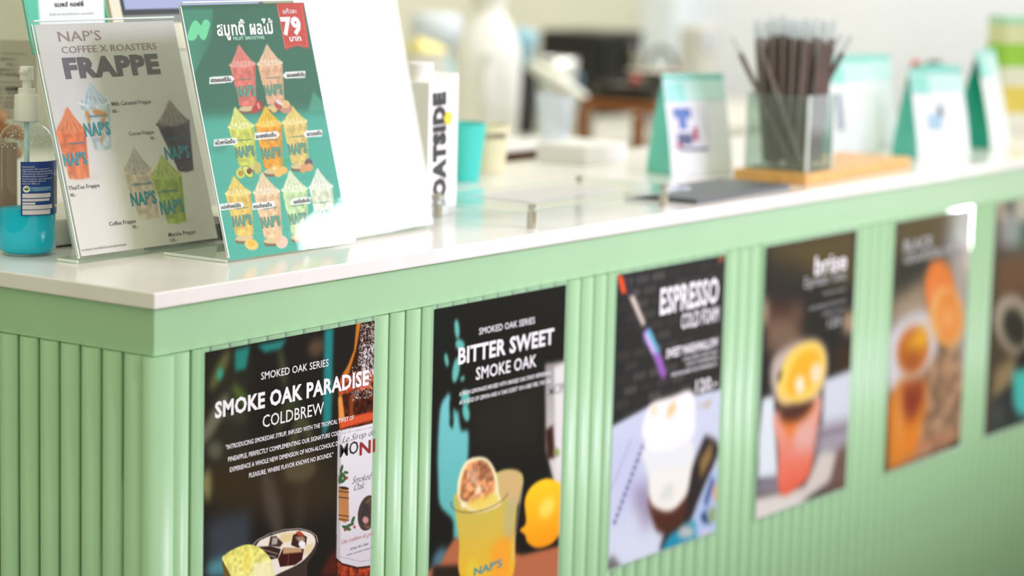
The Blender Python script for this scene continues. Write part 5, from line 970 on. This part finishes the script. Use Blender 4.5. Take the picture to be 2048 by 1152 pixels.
B().lathe(3.105, 1.30, [(.024, ZT2+.0002), (.030, ZT2+.034), (.031, ZT2+.036), (.031, ZT2+.040)], 20).done('tub_body', white_lam, t)

# back counter
t = thing('back_counter', (3.0, 1.98, 0), 'long cream back counter along the far wall', 'counter')
B().box(0.9, 4.95, 1.68, 2.32, 0.08, 0.83).box(0.95, 4.9, 1.74, 2.30, 0, 0.08).done('cabinet', mat('cream_laminate', (238, 234, 214), .45, var=.02), t)
B().box(0.88, 4.97, 1.66, 2.34, 0.83, 0.86, bev=.003).done('worktop', mat('pale_worktop', (226, 222, 206), .3, var=.03), t)
for k in range(8): B().box(0.93+.5*k, 1.40+.5*k, 1.664, 1.679, .12, .80, bev=.002).done('cabinet_door', M['cream_laminate'], t)
ZW = .8604
def bx_at(px0, px1, Y): return ony(px0, 150, Y)[0], ony(px1, 150, Y)[0]
YA, YB = 2.06, 2.26; xb = ony(1284, 150, YA)[0]; xa = ony(1078, 150, YB)[0]; zt_ = ony(1190, 66, YA)[2]
t = thing('microwave_oven', ((xa+xb)/2, 2.16, ZW), 'black countertop oven on the back counter, left of the pale blue post', 'oven')
B().box(xa, xb, YA, YB, ZW+.012, zt_, bev=.006).done('oven_body', blk, t); B().box(xa+.015, xb-.09, YA-.008, YA-.0005, ZW+.035, zt_-.02, bev=.002).done('glass_door', mat('oven_glass', (18, 20, 20), .1), t)
B().tube([(xb-.08, YA-.006, ZW+.05), (xb-.08, YA-.022, ZW+.055), (xb-.08, YA-.022, zt_-.045), (xb-.08, YA-.006, zt_-.04)], .006, 8).done('door_handle', metal, t, True)
for k in range(2): B().box(xb-.055, xb-.02, YA-.012, YA-.0005, ZW+.07+.07*k, ZW+.105+.07*k, bev=.006).done('knob', metal, t)
B().box(xa+.03, xa+.06, YA+.02, YB-.02, ZW, ZW+.0118).done('foot', blk, t); B().box(xb-.06, xb-.03, YA+.02, YB-.02, ZW, ZW+.0118).done('foot', blk, t)
xb2 = ony(1092, 150, 1.86)[0]; xa2 = xb2-.085
t = thing('coffee_grinder', ((xa2+xb2)/2, 1.8, ZW), 'dark coffee grinder standing behind the large white jug', 'grinder')
B().box(xa2, xb2, 1.86, 1.96, ZW, ZW+.03, bev=.004).done('grinder_base', blk, t); B().box(xa2+.01, xb2-.01, 1.875, 1.95, ZW+.03, ZW+.17, bev=.006).done('grinder_body', blk, t); gx = (xa2+xb2)/2
B().lathe(gx, 1.91, [(.026, ZW+.17), (.040, ZW+.24), (.040, ZW+.262), (.02, ZW+.27)], 20).done('hopper', mat('hopper_blue', (150, 196, 214), .3), t, True)
px_ = ony(1116, 130, 1.75); t = thing('milk_pitcher', (px_[0], 1.74, ZW), 'steel milk pitcher with a bluish sheen in front of the black oven', 'pitcher')
B().lathe(px_[0], 1.75, [(.05, ZW), (.056, ZW+.02), (.05, ZW+.10), (.046, ZW+.15), (.052, ZW+.205), (.049, ZW+.205), (.044, ZW+.15), (.048, ZW+.02)], 28, (True, True)).done('pitcher_body', mat('cool_steel', (214, 214, 206), .25, metal=.7), t, True)
B().tube([(px_[0]+.046, 1.75, ZW+.17), (px_[0]+.085, 1.74, ZW+.16), (px_[0]+.085, 1.74, ZW+.07), (px_[0]+.052, 1.75, ZW+.05)], .007, 8).done('handle', mat('blue_handle', (110, 150, 180), .4), t, True)
w0 = ony(1060, 130, 1.60); w1 = ony(1160, 195, 1.45)
tag(B().tube([w0, (w0+w1)/2+np.array([0, 0, .004]), w1, w1+(w1-w0)*.35], [.013, .018, .017, .006], 10).done('white_ladle', mat('ladle_white', (240, 242, 232), .4), smooth=True), 'long white handled scoop leaning over the back counter', 'scoop')
scp = w1+(w1-w0)*.35
J = ony(972, 262, 1.78); rj = 68*float((J-CAM) @ FW)/FPX
t = thing('white_jug', (J[0], J[1], ZW), 'large white round-shouldered jug behind the oat carton', 'jug')
H1 = float(ony(1030, 105, J[1])[2]-ZW)
B().lathe(J[0], J[1], [(rj*.82, ZW), (rj*.92, ZW+.01), (rj*.97, ZW+H1*.5), (rj, ZW+H1*.95), (rj*.93, ZW+H1+.02), (rj*.72, ZW+H1+.062), (rj*.52, ZW+H1+.09), (rj*.46, ZW+H1+.10), (rj*.46, ZW+H1+.125)], 36).done('jug_body', mat('jug_white', (250, 250, 246), .4, var=.01), t, True)
B().lathe(J[0], J[1], [(rj*.52, ZW+H1+.125), (rj*.52, ZW+H1+.16), (rj*.46, ZW+H1+.165)], 28).done('jug_cap', mat('jug_cap', (246, 244, 232), .4), t); B().tube([(J[0]-rj*.8, J[1]-rj*.5, ZW+H1), (J[0]-rj*1.1, J[1]-rj*.7, ZW+H1*.9), (J[0]-rj*1.1, J[1]-rj*.7, ZW+H1*.5), (J[0]-rj*.85, J[1]-rj*.5, ZW+H1*.35)], .011, 8).done('handle', M['jug_white'], t, True)
bl = ony(872, 60, 2.0); t = thing('blue_canister', (bl[0], 2.0, ZW), 'pale blue canister on the back counter above the carton cap', 'canister')
B().lathe(bl[0], 2.0, [(.055, ZW), (.060, ZW+.01), (.060, ZW+.17), (.040, ZW+.20), (.040, ZW+.22)], 24).done('canister_body', mat('pale_blue', (176, 216, 224), .4), t, True); B().lathe(bl[0], 2.0, [(.062, ZW+.22), (.064, ZW+.30), (.05, ZW+.31)], 24).done('canister_lid', mat('pale_lilac', (220, 228, 240), .4), t, True)
yp = ony(850, 92, 1.76); t = thing('yellow_packet', (yp[0], 1.76, ZW), 'white packet with a yellow folded top behind the carton cap', 'packet')
B().box(yp[0]-.045, yp[0]+.045, 1.73, 1.79, ZW, yp[2]-.012, rz=-.3, bev=.004).done('packet_body', white_lam, t)
o = B().add([(yp[0]-.046, 1.73, yp[2]-.012), (yp[0]+.044, 1.72, yp[2]-.012), (yp[0]+.048, 1.79, yp[2]-.012), (yp[0]-.044, 1.79, yp[2]-.012), (yp[0]-.036, 1.757, yp[2]+.024), (yp[0]+.045, 1.752, yp[2]+.002)], [(0, 1, 5, 4), (1, 2, 5), (2, 3, 4, 5), (3, 0, 4), (0, 3, 2, 1)]).done('folded_top', mat('packet_yellow', (250, 236, 150), .4), t)
# beside the corner: headphones-like kettle handle and pale appliance
xk2 = ony(1442, 100, 1.87)[0]; xk = xk2-.11; za = ony(1400, 52, 1.86)[2]
t = thing('pale_appliance', ((xk+xk2)/2, 1.91, ZW), 'light grey box shaped appliance at the right end of the back counter', 'appliance')
B().box(xk, xk2, 1.87, 1.95, ZW, za, bev=.012).done('appliance_body', mat('pale_grey', (206, 204, 196), .4), t); B().box(xk+.01, xk+.05, 1.862, 1.8695, za-.07, za-.02, bev=.002).done('display', mat('lilac_grey', (206, 208, 226), .3), t)
kx = ony(1328, 110, 1.80)
t = thing('kettle', (kx[0], 1.80, ZW), 'slim grey kettle with a dark arched handle by the wall corner', 'kettle')
B().lathe(kx[0]-.015, 1.80, [(.05, ZW), (.05, ZW+.02), (.035, ZW+.12), (.03, ZW+.135), (.008, ZW+.15)], 24).done('kettle_body', mat('slate_blue', (150, 158, 178), .35), t, True)
B().tube([(kx[0]-.015+.052*math.cos(a_), 1.80-.02*math.cos(a_), ZW+.115+.095*math.sin(a_)) for a_ in np.linspace(-.25, math.pi+.25, 12)], .008, 8).done('handle', mat('dark_handle', (84, 82, 76), .4), t, True)
